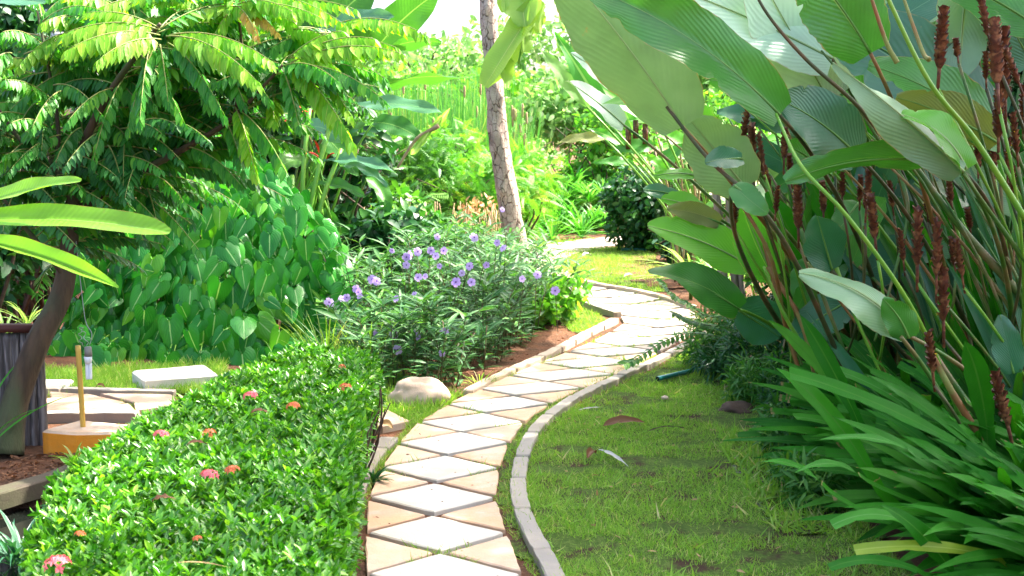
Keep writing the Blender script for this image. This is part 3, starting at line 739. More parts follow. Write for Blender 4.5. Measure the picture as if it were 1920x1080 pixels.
# woody frame the mound climbs over
for i in range(6):
    b = V(-2.9 + i * .24, 10.3, 0); mound.part('branch', tube(smooth_path([b, b + V(.1, .1, .6), b + V(-.05, .25, 1.1)], 10), np.linspace(.04, .015, 11)[:11] if False else .025, 6), M['twig'])

# ================================================================== PINNATE TREE ON THE LEFT
tree = Root('feather_leaved_tree', 'feathery-leaved tree with a leaning dark trunk left of the hedge', 'tree', gr(25, 850))
def lims(pts, rad, n=18): return tube(smooth_path(pts, n), np.interp(np.linspace(0, 1, (max(2, n // (len(pts) - 1))) * (len(pts) - 1) + 1), np.linspace(0, 1, len(rad)), rad), 10)
tp = [gr(14, 852), at(27, 760, 6.35), at(72, 640, 6.4), at(116, 550, 6.5), at(132, 440, 6.55), at(140, 330, 6.6)]
tree.part('trunk', lims(tp, [.080, .066, .060, .054, .042, .033], 40), M['bark_d'])
BR = [([at(140, 335, 6.6), at(165, 250, 6.55), at(215, 160, 6.5), at(262, 95, 6.4), at(300, 45, 6.3)], [.045, .03, .016]),
      ([at(135, 400, 6.55), at(250, 330, 6.7), at(360, 270, 6.7), at(440, 218, 6.6), at(530, 122, 6.5)], [.04, .028, .012]),
      ([at(138, 350, 6.6), at(90, 310, 6.6), at(40, 265, 6.5), at(-20, 180, 6.5)], [.035, .022, .012]),
      ([at(90, 315, 6.6), at(110, 260, 6.7), at(95, 150, 6.8), at(70, 20, 6.9)], [.022, .018, .010]),
      ([at(440, 218, 6.6), at(455, 120, 6.7), at(445, 10, 6.7)], [.018, .014, .010]),
      ([at(125, 520, 6.5), at(50, 430, 6.4), at(-10, 350, 6.3)], [.03, .02, .01])]
for p, r in BR: tree.part('branch', lims(p, [q * .58 for q in r], 24), M['bark_d'])
lf = leafp(.40, P_lance, nv=5, nu=3, fold=.22, droop=.10)
def frond(p0, p1, n=13, ll=.105, sag=.10, mat='frond', hang=.75, as_parts=False, mid=None):
    p0, p1 = np.asarray(p0, float), np.asarray(p1, float); L = np.linalg.norm(p1 - p0)
    mid = (p0 + p1) / 2 + V(0, 0, sag * L * 1.6) if mid is None else mid
    S = bez(p0, mid, p1, 14)
    ra = tube(S, np.linspace(.0042, .0015, 14), 5)
    n = int(n * 1.6); ll = ll * .9; t = np.linspace(.12, 1.0, n); idx = t * 13; i0 = np.minimum(idx.astype(int), 12); fr = (idx - i0)[:, None]
    P_ = S[i0] * (1 - fr) + S[i0 + 1] * fr; tan = unit(S[i0 + 1] - S[i0])
    sidev = unit(np.cross(tan, V(0, 0, 1)) + 1e-6); ms = []
    size = ll * (0.6 + .55 * np.sin(np.pi * np.clip(t * .9 + .05, 0, 1)))
    for sg in (-1, 1):
        h = hang * (.8 + .4 * rng.random(n))
        d = unit(sidev * sg * (1 - h * .75)[:, None] + V(0, 0, -1) * h[:, None] + tan * .38 + rng.normal(size=(n, 3)) * .09)
        nn = unit(np.cross(d, tan) * sg + V(0, 0, .25) + rng.normal(size=(n, 3)) * .18)
        nn = np.where((nn[:, 1] > .3)[:, None], -nn, nn)
        ms.append(frames(P_, d, nn, size * (.9 + .2 * rng.random(n))))
    ms.append(frames(P_[-1:], tan[-1:] * .6 + V(0, 0, -.5), V(0, -.3, 1), size[-1:] * 1.1))
    ms = np.concatenate(ms)
    fo = tree.part('frond', ra, M['rach'])
    if as_parts:
        tree.copies('leaflet', LF[mat], ms, parent=fo)
    else:
        tree.part('foliage', spread(lf, ms), M[mat], parent=fo, kind='stuff')
LF = {k: mesh_of('leaflet', lf, M[k]) for k in ('frond', 'frond_y', 'frond_o')}
AF = [  # p0, p1 in pixels with distance; material; leaflets; leaflet length; parts?
    ((298, 52, 6.3), (162, 24, 6.2), 'frond_y', 10, .07, 1), ((300, 56, 6.3), (122, 62, 6.1), 'frond_y', 13, .125, 1), ((300, 66, 6.3), (128, 92, 6.0), 'frond_y', 12, .12, 1),
    ((302, 74, 6.3), (185, 112, 6.0), 'frond_y', 10, .10, 1), ((312, 68, 6.3), (480, 150, 6.0), 'frond_y', 15, .12, 1), ((318, 66, 6.3), (505, 112, 6.1), 'frond_y', 14, .11, 1),
    ((315, 80, 6.3), (420, 215, 6.1), 'frond', 12, .10, 0), ((295, 80, 6.3), (240, 240, 6.1), 'frond', 12, .09, 1), ((300, 84, 6.3), (315, 190, 6.1), 'frond', 9, .08, 0),
    ((280, 92, 6.3), (262, 228, 6.0), 'frond', 11, .08, 0), ((536, 118, 6.5), (660, 265, 6.2), 'frond_y', 15, .125, 1), ((540, 124, 6.5), (718, 186, 6.2), 'frond', 15, .09, 1),
    ((545, 118, 6.5), (752, 100, 6.3), 'frond_y', 16, .09, 1), ((548, 110, 6.5), (700, 72, 6.4), 'frond_y', 13, .10, 1), ((540, 110, 6.5), (640, 58, 6.5), 'frond_y', 11, .10, 0),
    ((530, 124, 6.5), (630, 150, 6.2), 'frond', 11, .10, 0), ((528, 126, 6.5), (560, 235, 6.3), 'frond', 11, .09, 0), ((443, 12, 6.6), (352, 34, 6.5), 'frond_y', 11, .09, 0),
    ((443, 12, 6.6), (482, 66, 6.4), 'frond_o', 9, .07, 0), ((446, 8, 6.6), (548, 22, 6.4), 'frond_y', 12, .09, 0), ((446, 14, 6.6), (602, 34, 6.5), 'frond_y', 12, .09, 0),
    ((440, 4, 6.6), (400, -50, 6.6), 'frond_y', 10, .09, 0), ((448, 4, 6.6), (520, -60, 6.6), 'frond_y', 10, .09, 0), ((440, 14, 6.6), (395, 80, 6.5), 'frond_y', 10, .08, 0), ((450, 12, 6.6), (520, 60, 6.5), 'frond_o', 10, .07, 0),
    ((440, 200, 6.6), (478, 325, 6.3), 'frond_y', 12, .10, 1), ((445, 205, 6.6), (540, 330, 6.3), 'frond', 13, .10, 1), ((420, 225, 6.7), (455, 318, 6.4), 'frond', 11, .09, 0),
    ((350, 275, 6.7), (450, 345, 6.5), 'frond', 12, .085, 0), ((250, 330, 6.7), (345, 378, 6.2), 'frond', 14, .075, 1), ((215, 345, 6.7), (372, 468, 6.3), 'frond', 14, .08, 0),
    ((175, 310, 6.6), (302, 318, 6.2), 'frond', 14, .075, 0), ((160, 330, 6.6), (300, 420, 6.3), 'frond', 14, .075, 0), ((150, 400, 6.6), (320, 450, 6.3), 'frond', 14, .07, 0),
    ((90, 312, 6.6), (10, 290, 6.2), 'frond', 11, .07, 0), ((60, 280, 6.5), (-20, 330, 6.1), 'frond', 10, .07, 0), ((110, 200, 6.7), (10, 150, 6.3), 'frond', 12, .08, 0),
    ((100, 160, 6.7), (190, 215, 6.3), 'frond', 12, .08, 1), ((120, 170, 6.6), (60, 240, 6.2), 'frond', 11, .08, 0), ((90, 120, 6.8), (150, 60, 6.4), 'frond', 11, .08, 0), ((85, 90, 6.8), (5, 60, 6.4), 'frond', 11, .08, 0),
    ((215, 165, 6.5), (125, 230, 6.2), 'frond', 12, .08, 0), ((230, 150, 6.5), (175, 300, 6.2), 'frond', 12, .08, 0), ((260, 100, 6.4), (345, 230, 6.2), 'frond', 12, .09, 0), ((80, 40, 6.8), (190, 20, 6.5), 'frond', 12, .08, 0),
]
for (a, b, mt, n, ll, ap) in AF: frond(at(*a), at(*b), n, ll, .12, mt, as_parts=bool(ap))
# upper fronds, close together, filling the top of the picture
for i in range(110):
    hx, hy = [(300, 50), (440, 5), (540, 110), (200, 150), (380, 130), (120, 60), (600, 60), (240, 10), (60, 110), (150, 220), (340, 20)][i % 11]
    a = rng.random() * 6.28; L = 90 + rng.random() * 110; d = 6.75 + rng.random() * .5
    frond(at(hx + rng.normal() * 22, hy + rng.normal() * 22, d), at(hx + math.cos(a) * L * 1.2, hy + abs(math.sin(a)) * L * .8 - 25, d - .25), 12, .10, .14, 'frond_y' if i % 2 == 0 and hy < 120 else 'frond', hang=.7)
for i in range(46):
    hx, hy, d = rng.random() * 330 - 20, 190 + rng.random() * 230, 6.2 + rng.random() * .35; a = rng.random() * 6.28; L = 90 + rng.random() * 70
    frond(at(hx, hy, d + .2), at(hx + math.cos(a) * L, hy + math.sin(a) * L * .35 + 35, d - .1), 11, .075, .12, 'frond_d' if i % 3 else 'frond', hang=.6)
# inner, shaded fronds along the branches
for i in range(170):
    p, _ = BR[[0, 1, 1, 2, 3, 4, 0, 1, 5][i % 9]]
    S = smooth_path(p, 24); q = S[int(rng.random() * (len(S) - 1))] + V(0, .05, 0)
    a = rng.random() * 6.28; L = .38 + rng.random() * .32
    e = q + V(math.cos(a) * L, .18 + abs(math.sin(a)) * L * .8, -.22 + rng.random() * .42)
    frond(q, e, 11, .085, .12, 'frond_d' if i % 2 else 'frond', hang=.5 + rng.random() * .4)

# ================================================================== FOREGROUND BANANA LEAVES AT LEFT
def big_leaf(a, b, wpx, mat, face, bulge=(0, 0, 0), fold=.15, wave=0.0, curl=0.0, prof=P_ell, rows=24, nu=9, r=None, wavef=2.5, rag=.06):
    """a, b: (px, py, distance) of the stalk end and the tip"""
    A, B = at(*a), at(*b); dm = (a[2] + b[2]) / 2
    m = (A + B) / 2 + np.asarray(bulge, float) + rng.normal(size=3) * .012
    tw = np.linspace(-.5, .5, rows)[:, None] * (rng.normal(size=3) * .35)
    return ribbon(bez(A, m, B, rows), wpx * dm / FPX, unit(V(*face)) + tw, nu=nu, fold=fold, wave=wave, wavef=wavef, curl=curl, prof=prof, rag=rag, r=rng.random() if r is None else r)
P_ban = lambda v: np.maximum((np.sin(np.pi * np.clip(v * .9 + .07, 0, 1)) ** .35) * np.where(v > .93, 1 - ((v - .93) / .07) ** 2 * .45, 1), .05)
P_tap = lambda v: np.maximum((np.sin(np.pi * np.clip(v * .95 + .04, 0, 1)) ** .6), .02)
ban = Root('banana_plant', 'young banana plant reaching long bright green leaves in from the left', 'plant', (-2.75, 4.9, 0))
ps = tube(smooth_path([V(-2.75, 4.9, -.02), V(-2.72, 4.88, .6), V(-2.66, 4.85, 1.15)], 16), np.linspace(.10, .05, 17), 12); ban.part('pseudostem', ps, M['stem'])
for (a, b, w, mt, bu, fo, pr) in (((-120, 425, 4.9), (318, 437, 4.4), 66, 'banana', (0, 0, .06), .35, P_ban), ((-60, 392, 4.9), (152, 339, 4.6), 52, 'banana', (0, 0, .02), .4, P_tap),
                                  ((-70, 445, 4.8), (222, 540, 4.5), 44, 'banana', (.02, 0, .05), .8, P_tap), ((-150, 30, 5.0), (84, 6, 4.7), 62, 'helic_b', (0, 0, .05), .25, P_tap)):
    lfm = big_leaf(a, b, w, mt, (0, -.75, .9), bu, fo, .004, prof=pr, nu=9, rows=30)
    o = ban.part('leaf', lfm, M[mt]); A = at(*a)
    ban.part('leaf_stalk', tube(bez(V(-2.66, 4.85, 1.1), (V(-2.66, 4.85, 1.3) + A) / 2 + V(0, 0, .1), A, 10), .016, 7), M['stem_b'])

# ================================================================== BAMBOO FENCE, STAKE, LAMP, SLABS
fb = gr(40, 848); fe = gr(84, 842)
fence = Root('bamboo_fence', 'blackened bamboo pole fence behind the leaning trunk', 'fence', (-2.9, fb[1] + .15, 0))
x0, x1, yf = -4.2, at(80, 800, 6.52)[0], 6.52
nP = 46
for i in range(nP):
    xx = x0 + (x1 - x0) * i / (nP - 1); r_ = .021 + rng.random() * .004
    h = .575 + rng.random() * .012
    z = np.linspace(-.1, h, 22); rad = r_ * (1 + .09 * (np.abs(((z * 4.2 + rng.random()) % 1) - .5) > .44))
    fence.part('bamboo_pole', tube(np.c_[xx + z * (rng.random() - .5) * .01, yf + rng.normal() * .004 + z * 0, z], rad, 9), M['bamboo'])
fence.part('top_rail', box(V((x0 + x1) / 2, yf, .605), (x1 - x0 + .04, .09, .035)), M['rail'], smooth=False)
fence.part('lower_rail', box(V((x0 + x1) / 2, yf + .045, .25), (x1 - x0, .03, .05)), M['rail'], smooth=False)

def solid(name, pix, z1, mat, label, category, thick=None, side=None):
    poly = [gr(*q, z1)[:2] for q in pix]; c = np.mean(poly, 0)
    v, f = prism(poly, -.04, z1, .012, .02)
    v = v - np.array([c[0], c[1], 0]); me = poly_mesh(name, v, f, M[mat])
    o = bpy.data.objects.new(name, me); C.objects.link(o); o.location = (c[0], c[1], 0); o['label'] = label; o['category'] = category
    if side:
        me.materials.append(M[side])
        for p in me.polygons:
            if len(p.vertices) == 4 and abs(p.normal.z) < .5: p.material_index = 1
    return o
solid('stone_block', ((78, 806), (150, 787), (252, 796), (234, 810), (140, 812), (88, 808)), .11, 'tile_o', 'thick stone block with a bright orange front edge beside the hedge', 'stone block', side='block_o')
solid('stone_slab', ((247, 694), (385, 683), (410, 702), (270, 712)), .085, 'slab_w', 'raised white stone slab in front of the arrow-leaved mound', 'stone slab')
solid('stone_slab', ((60, 716), (78, 710), (140, 711), (125, 722), (60, 724)), .04, 'slab_w', 'small white slab in the grass beside the bamboo fence', 'stone slab')
sb = gr(156, 800, .11); st_top = at(146, 648, sb[1])
stake = single('garden_stake', tube(smooth_path([V(sb[0], sb[1], .08), (V(*sb) + st_top) / 2, st_top], 14), .0135, 12), M['pole'], 'upright yellow bamboo stake standing on the orange block', 'stake')
lamp = Root('hanging_lamp', 'bare white energy-saving bulb hanging beside the yellow stake', 'lamp', at(166, 712, sb[1]))
def ring(cx, zt, zb, r0, r1, n=14): return tube(np.array([(cx[0], cx[1], zt), (cx[0], cx[1], zt - .004), (cx[0], cx[1], (zt + zb) / 2), (cx[0], cx[1], zb)]), [r0 * .8, r0, (r0 + r1) / 2, r1], n)
LD = sb[1]; a = at(165, 650, LD); b = at(165, 668, LD); c = at(166, 682, LD); e = at(167, 711, LD)
lamp.part('lamp_holder', ring(a, a[2], b[2], .018, .019), M['holder'])
lamp.part('lamp_base', ring(b, b[2], c[2], .021, .015), M['bulb'])
for dx in (-.008, .008): lamp.part('glass_tube', tube(smooth_path([c + V(dx, 0, .003), (c + e) / 2 + V(dx, 0, 0), e + V(dx * .9, 0, 0)], 10), .009, 10), M['bulb'])
wr = []
t = np.linspace(0, 1, 60); W0 = at(152, 646, LD); W1 = at(164, 648, LD)
hx = np.interp(t, [0, .3, .55, 1], [W0[0], W0[0] - .004, W0[0] + .006, W1[0]]); hz = np.interp(t, [0, .5, .7, 1], [W0[2], W0[2] + .09, W0[2] + .07, W1[2]])
lamp.part('wire', tube(np.c_[hx + .008 * np.cos(t * 34), LD + .008 * np.sin(t * 34), hz], .0018, 5), M['wire'])
lamp.part('wire', tube(smooth_path([at(168, 648, LD), at(172, 625, LD), at(160, 600, LD), at(150, 520, LD + .05), at(140, 430, 6.55)], 24), .002, 5), M['wire'])

# ================================================================== LITTER, PIPE, ROCKS
def rock(name, c, s, mat, label, seed, rz=0.0):
    import bmesh
    bm = bmesh.new(); bmesh.ops.create_icosphere(bm, subdivisions=4, radius=1)
    for v in bm.verts:
        n = v.co.normalized()
        d = 1 + .24 * mnoise.noise(n * 1.3 + Vector((seed, 0, 0))) + .10 * mnoise.noise(n * 3.5 + Vector((0, seed, 0))) + .03 * mnoise.noise(n * 11)
        cut = Vector((.3, -.5, .8)).normalized(); q = n.dot(cut)
        if q > .72: d *= .72 / q * .98
        v.co = Vector((n.x * s[0] * d, n.y * s[1] * d, n.z * s[2] * d))
    me = bpy.data.meshes.new(name); bm.to_mesh(me); bm.free(); me.materials.append(M[mat])
    me.polygons.foreach_set('use_smooth', [True] * len(me.polygons))
    o = bpy.data.objects.new(name, me); C.objects.link(o); o.location = c.tolist(); o.rotation_euler.z = rz; o['label'] = label; o['category'] = 'rock'
rock('boulder', gr(782, 762) + V(0, .08, .055), (.17, .12, .115), 'rock', 'pale tan boulder beside the path below the purple flowers', 2.3, .2)
rock('rock', gr(1385, 772) + V(0, .05, -.005), (.11, .09, .055), 'rock_d', 'dark brown rock half buried at the right edge of the lawn', 5.1)
rock('pebble', gr(1247, 748) + V(0, 0, .008), (.022, .02, .012), 'rock', 'small pale pebble in the grass below the teal pipe', 3.3)
pa, pb = gr(1232, 716) + V(0, 0, .02), at(1345, 684, 8.85)
pp = Root('water_pipe', 'teal plastic pipe sticking out over the lawn from the bushes', 'pipe', pb)
pp.part('pipe_wall', tube(np.array([pa, (pa + pb) / 2, pb + (pb - pa) * .5]), .016, 14, cap=False), M['pipe'])
dp = unit(pb - pa); pp.part('opening', tube(np.array([pa + dp * .003, pa + dp * .006]), .0135, 14), M['pipe_in'])
def litter(name, a, b, wpx, mat, label, category='fallen leaf', lift=.03, fold=.5, mid=.04, wave=.002):
    A, B = gr(*a), gr(*b); A[2] += .02; B[2] += .02; d = (A[1] + B[1]) / 2
    single(name, ribbon(bez(A, (A + B) / 2 + V(0, 0, mid), B, 12), wpx * d / FPX * 1.8, V(0, -.5, 1), nu=5, fold=fold, wave=wave, prof=P_lance), M[mat], label, category)
litter('dead_leaf', (1130, 806), (1212, 800), 13, 'deadleaf', 'long curled brown dead leaf lying on the lawn')
litter('dead_leaf', (1102, 868), (1117, 858), 10, 'deadleaf', 'small brown dead leaf on the lawn beside a bleached blade', fold=.9)
litter('dried_frond', (1122, 850), (1178, 882), 6, 'deadpale', 'bleached white folded leaf blade lying on the lawn', 'dry leaf blade', mid=.02)
litter('dried_frond', (1085, 775), (1130, 770), 2.2, 'deadpale', 'thin pale dry blade on the grass near the kerb', 'dry leaf blade', mid=.01)
litter('dried_frond', (1210, 818), (1290, 812), 2.0, 'twig', 'thin dark curved twig on the lawn right of the brown leaf', 'twig', mid=.05)
litter('dead_leaf', (712, 807), (737, 811), 11, 'deadtan', 'tan fallen leaf beside the hedge foot and the peach tile', fold=.6)
litter('dead_leaf', (180, 733), (198, 734), 5, 'deadleaf', 'small red-brown dead leaf on the side path kerb')
litter('dead_leaf', (1170, 522), (1188, 520), 4, 'deadpale', 'small pale dead leaf on the far lawn island')
litter('dead_leaf', (1092, 482), (1108, 480), 4, 'deadpale', 'silvery dead leaf on the far lawn near the path')
# soil litter near the fence and under the shrub (uncountable)
for nm, poly, n, lb in (('leaf_litter', px_poly(((0, 900), (20, 860), (150, 840), (240, 850), (200, 880), (100, 900))), 800, 'brown leaf litter and bark at the trunk foot'),
                    ('leaf_litter', px_poly(((880, 735), (900, 690), (1000, 640), (1120, 590), (1140, 600), (1020, 660))), 500, 'dry bits on the bare red soil beside the kerb')):
    A = np.array(poly); x = A[:, 0].min() + rng.random(n) * np.ptp(A[:, 0]); y = A[:, 1].min() + rng.random(n) * np.ptp(A[:, 1]); k = in_poly(x, y, poly)
    x, y = x[k], y[k]; n = len(x)
    single(nm, spread(leafp(.4, P_lance, 4, 3, .3, .1), frames(np.c_[x, y, gheight(x, y) + .008], rand_dirs(n, 0, .15), rand_dirs(n, 1.5), .012 + rng.random(n) * .03)), M['deadleaf'], lb, kind='stuff')
n = 260; x = .1 + rng.random(n) * 1.5; y = 4.4 + rng.random(n) * 5.0; k = in_poly(x, y, LAWN1); x, y = x[k], y[k]; n = len(x)
single('leaf_litter', spread(leafp(.35, P_lance, 4, 3, .4, .1), frames(np.c_[x, y, gheight(x, y) + .02], rand_dirs(n, 0, .2), rand_dirs(n, 1.2), .010 + rng.random(n) ** 2 * .035)), M['deadtan'], 'small dry bits scattered over the lawn', kind='stuff')
n = 170; q_ = rng.random(n) * 9 + .3; x = np.array([cl(s_)[0] for s_ in q_]) + (rng.random(n) - .5) * .6; y = np.array([cl(s_)[1] for s_ in q_])
single('leaf_litter', spread(leafp(.4, P_lance, 4, 3, .4, .1), frames(np.c_[x, y, np.full(n, .016)], rand_dirs(n, 0, .1), rand_dirs(n, 2.0), .006 + rng.random(n) ** 2 * .016)), M['deadleaf'], 'tiny dry leaf bits on the stone path', kind='stuff')
# dry leaves caught on the hedge
for (px, py, l) in ((470, 775, 'brown dry leaf caught on the hedge top near the pink flower'), (350, 835, 'dry brown leaf caught between two flower heads on the hedge'), (285, 940, 'small dry leaf resting on the middle of the hedge')):
    p = gr(px, py, .47); single('dead_leaf', ribbon(bez(p, p + V(.03, .01, .02), p + V(.07, .02, 0), 8), .02, V(0, -.4, 1), nu=3, fold=.6, wave=.004, prof=P_lance), M['deadleaf'], l, 'fallen leaf')
litter_p = gr(330, 1055, .49); single('dried_frond', ribbon(bez(litter_p, litter_p + V(.07, -.01, .01), litter_p + V(.15, -.04, 0), 8), .008, V(0, 0, 1), nu=3, fold=.4, prof=P_lance), M['deadtan'], 'thin tan dry blade lying on the front of the hedge', 'dry leaf blade')
# ================================================================== MIDDLE TREE
mt_base = gr(968, 520)
mtree = Root('garden_tree', 'slim pale tree trunk with scaly bark standing behind the purple flowers', 'tree', mt_base)
yT = mt_base[1]
tpts = [mt_base + V(.02, 0, -.05), at(966, 460, yT), at(954, 380, yT), at(938, 280, yT), at(928, 180, yT), at(921, 90, yT), at(914, 0, yT), at(908, -120, yT), at(915, -330, yT)]
S = smooth_path(tpts, 96); K = len(S)
rad = np.interp(S[:, 2], [0, .5, 1.2, 2.2, 3.4, 4.5], [.165, .132, .112, .095, .085, .07])
tg = tube(S, rad, 40)
cen = np.repeat(np.concatenate([S[:1], S, S[-1:]]), 40, axis=0); dv = tg.v - cen; ang = np.arctan2(dv[:, 1], dv[:, 0])
bump_ = (vnoise(ang * 4.2 + 20, tg.v[:, 2] * 9, 71) - .5) * .020 + (vnoise(ang * 2 + 9, tg.v[:, 2] * 2.5, 72) - .5) * .022
for (kz, ka) in ((2.52, -1.2), (1.99, -.9), (.98, -1.9), (2.95, -1.7)):
    bump_ += .035 * np.exp(-((tg.v[:, 2] - kz) ** 2) / .0030 - (ang - ka) ** 2 / .12)
tg.v = tg.v + unit(dv) * bump_[:, None]
mtree.part('trunk', tg, M['bark'])
top = S[-1]
for i in range(7):
    a = i * .9; e = top + V(math.cos(a) * 1.2, math.sin(a) * 1.2, .9 + .4 * (i % 3)); mtree.part('limb', tube(smooth_path([top - V(0, 0, .3 * (i % 3)), (top + e) / 2 + V(0, 0, .1), e], 10), np.linspace(.045, .015, 11), 8), M['bark'])
gl = leafp(.5, P_ell, nv=4, nu=3, fold=.2, droop=.2)
def clumpy(center, radii, n, size, g, up=.3, shell=.55, lumps=9, seed=1, floor=None, jit=.5, aspect=None):
    """leaves on the faces of many lobes: an uneven crown with gaps"""
    r_ = np.random.default_rng(seed); c = np.asarray(center, float); rad = np.asarray(radii, float)
    lc = r_.normal(size=(lumps, 3)); lc = lc / np.linalg.norm(lc, axis=1, keepdims=True) * (r_.random((lumps, 1)) ** .4) * .72
    lr = .28 + r_.random(lumps) * .26
    k = r_.integers(0, lumps, n); d = r_.normal(size=(n, 3)); d /= np.linalg.norm(d, axis=1, keepdims=True)
    rr = lr[k] * (shell + (1 - shell) * r_.random(n) ** .5) * (1 + .25 * r_.normal(size=n) * jit * .5)
    p = c + (lc[k] + d * rr[:, None]) * rad
    if floor is not None: p[:, 2] = np.where(p[:, 2] < floor, floor + r_.random(n) * .15, p[:, 2])
    out = d + V(0, 0, up) + r_.normal(size=(n, 3)) * jit
    fwd = unit(r_.normal(size=(n, 3)) * .8 + d * .7 + V(0, 0, -.25))
    return frames(p, fwd, unit(out), size * (.6 + .8 * r_.random(n)))
mtree.part('crown', spread(gl, clumpy(top + V(.1, .1, 1.3), (2.0, 1.8, 1.1), 9000, .10, gl, seed=4, lumps=14)), M['mid'], kind='stuff')

# ================================================================== WILD PETUNIA SHRUB (violet flowers)
pet_ = Root('violet_flower_shrub', 'loose shrub with narrow grey-green leaves and violet flowers beside the path', 'shrub', (-.85, 9.3, 0))
PB = px_poly(((640, 690), (700, 745), (850, 735), (930, 690), (1000, 640), (1035, 598), (975, 552), (890, 535), (760, 540), (640, 590)))
A = np.array(PB)
stems = []; lm = []; tips = []
ll_ = leafp(.17, P_lance, nv=5, nu=3, fold=.25, droop=.25)
for i in range(300):
    while True:
        bx, by = A[:, 0].min() + rng.random() * np.ptp(A[:, 0]), A[:, 1].min() + rng.random() * np.ptp(A[:, 1])
        if in_poly(np.array([bx]), np.array([by]), PB)[0]: break
    b = V(bx, by, 0); edge = (by - A[:, 1].min()) / np.ptp(A[:, 1]); rx = (bx + .75) / .9
    H = (.40 + .30 * min(1, edge * 2.2)) * (.75 + rng.random() * .4) * (1 - .25 * abs(rx) ** 2)
    out = V(rx * .20 + rng.normal() * .08, -.12 * (1 - edge * 1.6) + rng.normal() * .08, H)
    S = bez(b, b + V(out[0] * .2, out[1] * .2, H * .6), b + out, 9)
    stems.append(tube(S, np.linspace(.0045, .0022, 9), 4)); tips.append(S[-1])
    for j in range(2, 9):
        a0 = rng.random() * 6.28
        for q in (0, 1) if j < 8 else (0, 1, 2):
            a = a0 + q * (math.pi if j < 8 else 2.1)
            d = V(math.cos(a), math.sin(a), .25 + .5 * (j / 8) + rng.normal() * .25)
            lm.append(frames(S[j], d, V(0, -.15, 1) + rng.normal(size=3) * .3, .12 + rng.random() * .07)[0])
    for q in range(2):   # side shoot
        j = rng.integers(3, 8); a = rng.random() * 6.28; e = S[j] + V(math.cos(a) * .12, math.sin(a) * .12, .10)
        stems.append(tube(np.array([S[j], (S[j] + e) / 2, e]), .002, 4))
        for w in range(5):
            a2 = rng.random() * 6.28; lm.append(frames(e - (e - S[j]) * .15 * w, V(math.cos(a2), math.sin(a2), .4), V(0, -.1, 1) + rng.normal(size=3) * .3, .09 + rng.random() * .06)[0])
for i in range(700):
    bx, by = A[:, 0].min() + rng.random() * np.ptp(A[:, 0]), A[:, 1].min() + rng.random() * np.ptp(A[:, 1])
    if not in_poly(np.array([bx]), np.array([by]), PB)[0]: continue
    b = V(bx, by, 0); e = b + V(rng.normal() * .06, rng.normal() * .06, .12 + rng.random() * .22); stems.append(tube(np.array([b, (b + e) / 2, e]), .003, 4))
    for w in range(11):
        a2 = rng.random() * 6.28; lm.append(frames(b + (e - b) * (w / 10.), V(math.cos(a2), math.sin(a2), .35), V(0, -.1, 1) + rng.normal(size=3) * .3, .09 + rng.random() * .06)[0])
foliage(pet_, ll_, np.array(lm), M['ruel'], 300)
pet_.part('stem_mass', cat(stems), M['stem_d'], kind='stuff')
# broad-leaved fresh weeds at its right foot
bl = leafp(.55, P_ell, nv=4, nu=3, fold=.2, droop=.25)
wd = Root('broad_leaved_weed', 'fresh yellow-green broad-leaved plant at the right foot of the flowering shrub', 'plant', gr(1030, 610))
bb = gr(1030, 600); foliage(wd, bl, clumpy(bb + V(.0, -.15, .19), (.33, .5, .26), 800, .085, bl, seed=12, floor=.02), M['fresh'], 200)
wd.part('stalk_mass', cat([tube(np.array([bb + V(rng.normal() * .14, rng.normal() * .2, 0), bb + V(rng.normal() * .2, rng.normal() * .25, .35)]), .003, 4) for i in range(30)]), M['stem'], kind='stuff')
# flowers
fm = []
for q in range(5):
    a = q * 1.2566; fm.append(frames(V(0, 0, 0), V(math.cos(a), math.sin(a), .25), V(0, 0, 1), .5, .5)[0])
pt = leafp(.95, lambda v: np.maximum(np.sin(np.pi * np.clip(v * .72 + .02, 0, 1)) ** .8, .1), nv=5, nu=5, fold=.0, droop=.35, wave=.05)
flower = spread(pt, np.array(fm), np.zeros(5)); ME_F = mesh_of('flower', flower, M['petal'])
eye = G(*[(lambda a: (np.c_[np.cos(a) * .1, np.sin(a) * .1, np.full(8, .045)]))(np.arange(8) * .785), [(0, 1, 2, 3), (0, 3, 4, 7), (4, 5, 6, 7)]]); ME_E = mesh_of('throat', eye, M['eye'])
FLW = [(820, 444), (735, 470), (762, 482), (768, 478), (783, 472), (808, 470), (817, 480), (824, 499), (832, 470), (784, 520), (797, 518), (855, 529), (866, 512), (880, 499), (912, 497), (932, 455), (943, 465), (942, 393), (889, 445), (706, 527), (698, 524), (672, 548), (668, 542), (675, 556), (641, 560), (617, 567), (650, 558), (742, 560), (777, 552), (705, 628), (738, 627), (778, 624), (784, 633), (833, 622), (745, 656), (829, 662), (979, 523), (1008, 515), (1041, 545), (762, 497), (884, 529)]
for (px, py) in FLW:
    d = 7.70 + (700 - py) / 290 * 1.5; p = at(px, py, d); s = .060 * (.6 + rng.random() * .5)
    nrm_ = V(rng.normal() * .8, -1, .3 + rng.random() * 1.0)
    m = frames(p, V(rng.normal() * .5, .2, 1), nrm_, s)[0]
    f_ = pet_.copies('flower', ME_F, [m])[0]
    e_ = bpy.data.objects.new('throat', ME_E); C.objects.link(e_); e_.parent = f_
    st = p - unit(nrm_) * .03; g_ = V(p[0] + rng.normal() * .05, p[1] + .1, max(.0, p[2] - .3))
    stems_ = tube(bez(g_, (g_ + st) / 2 + V(0, .03, .05), st, 5), .0022, 4); pet_.part('flower_stalk', stems_, M['stem_d'])
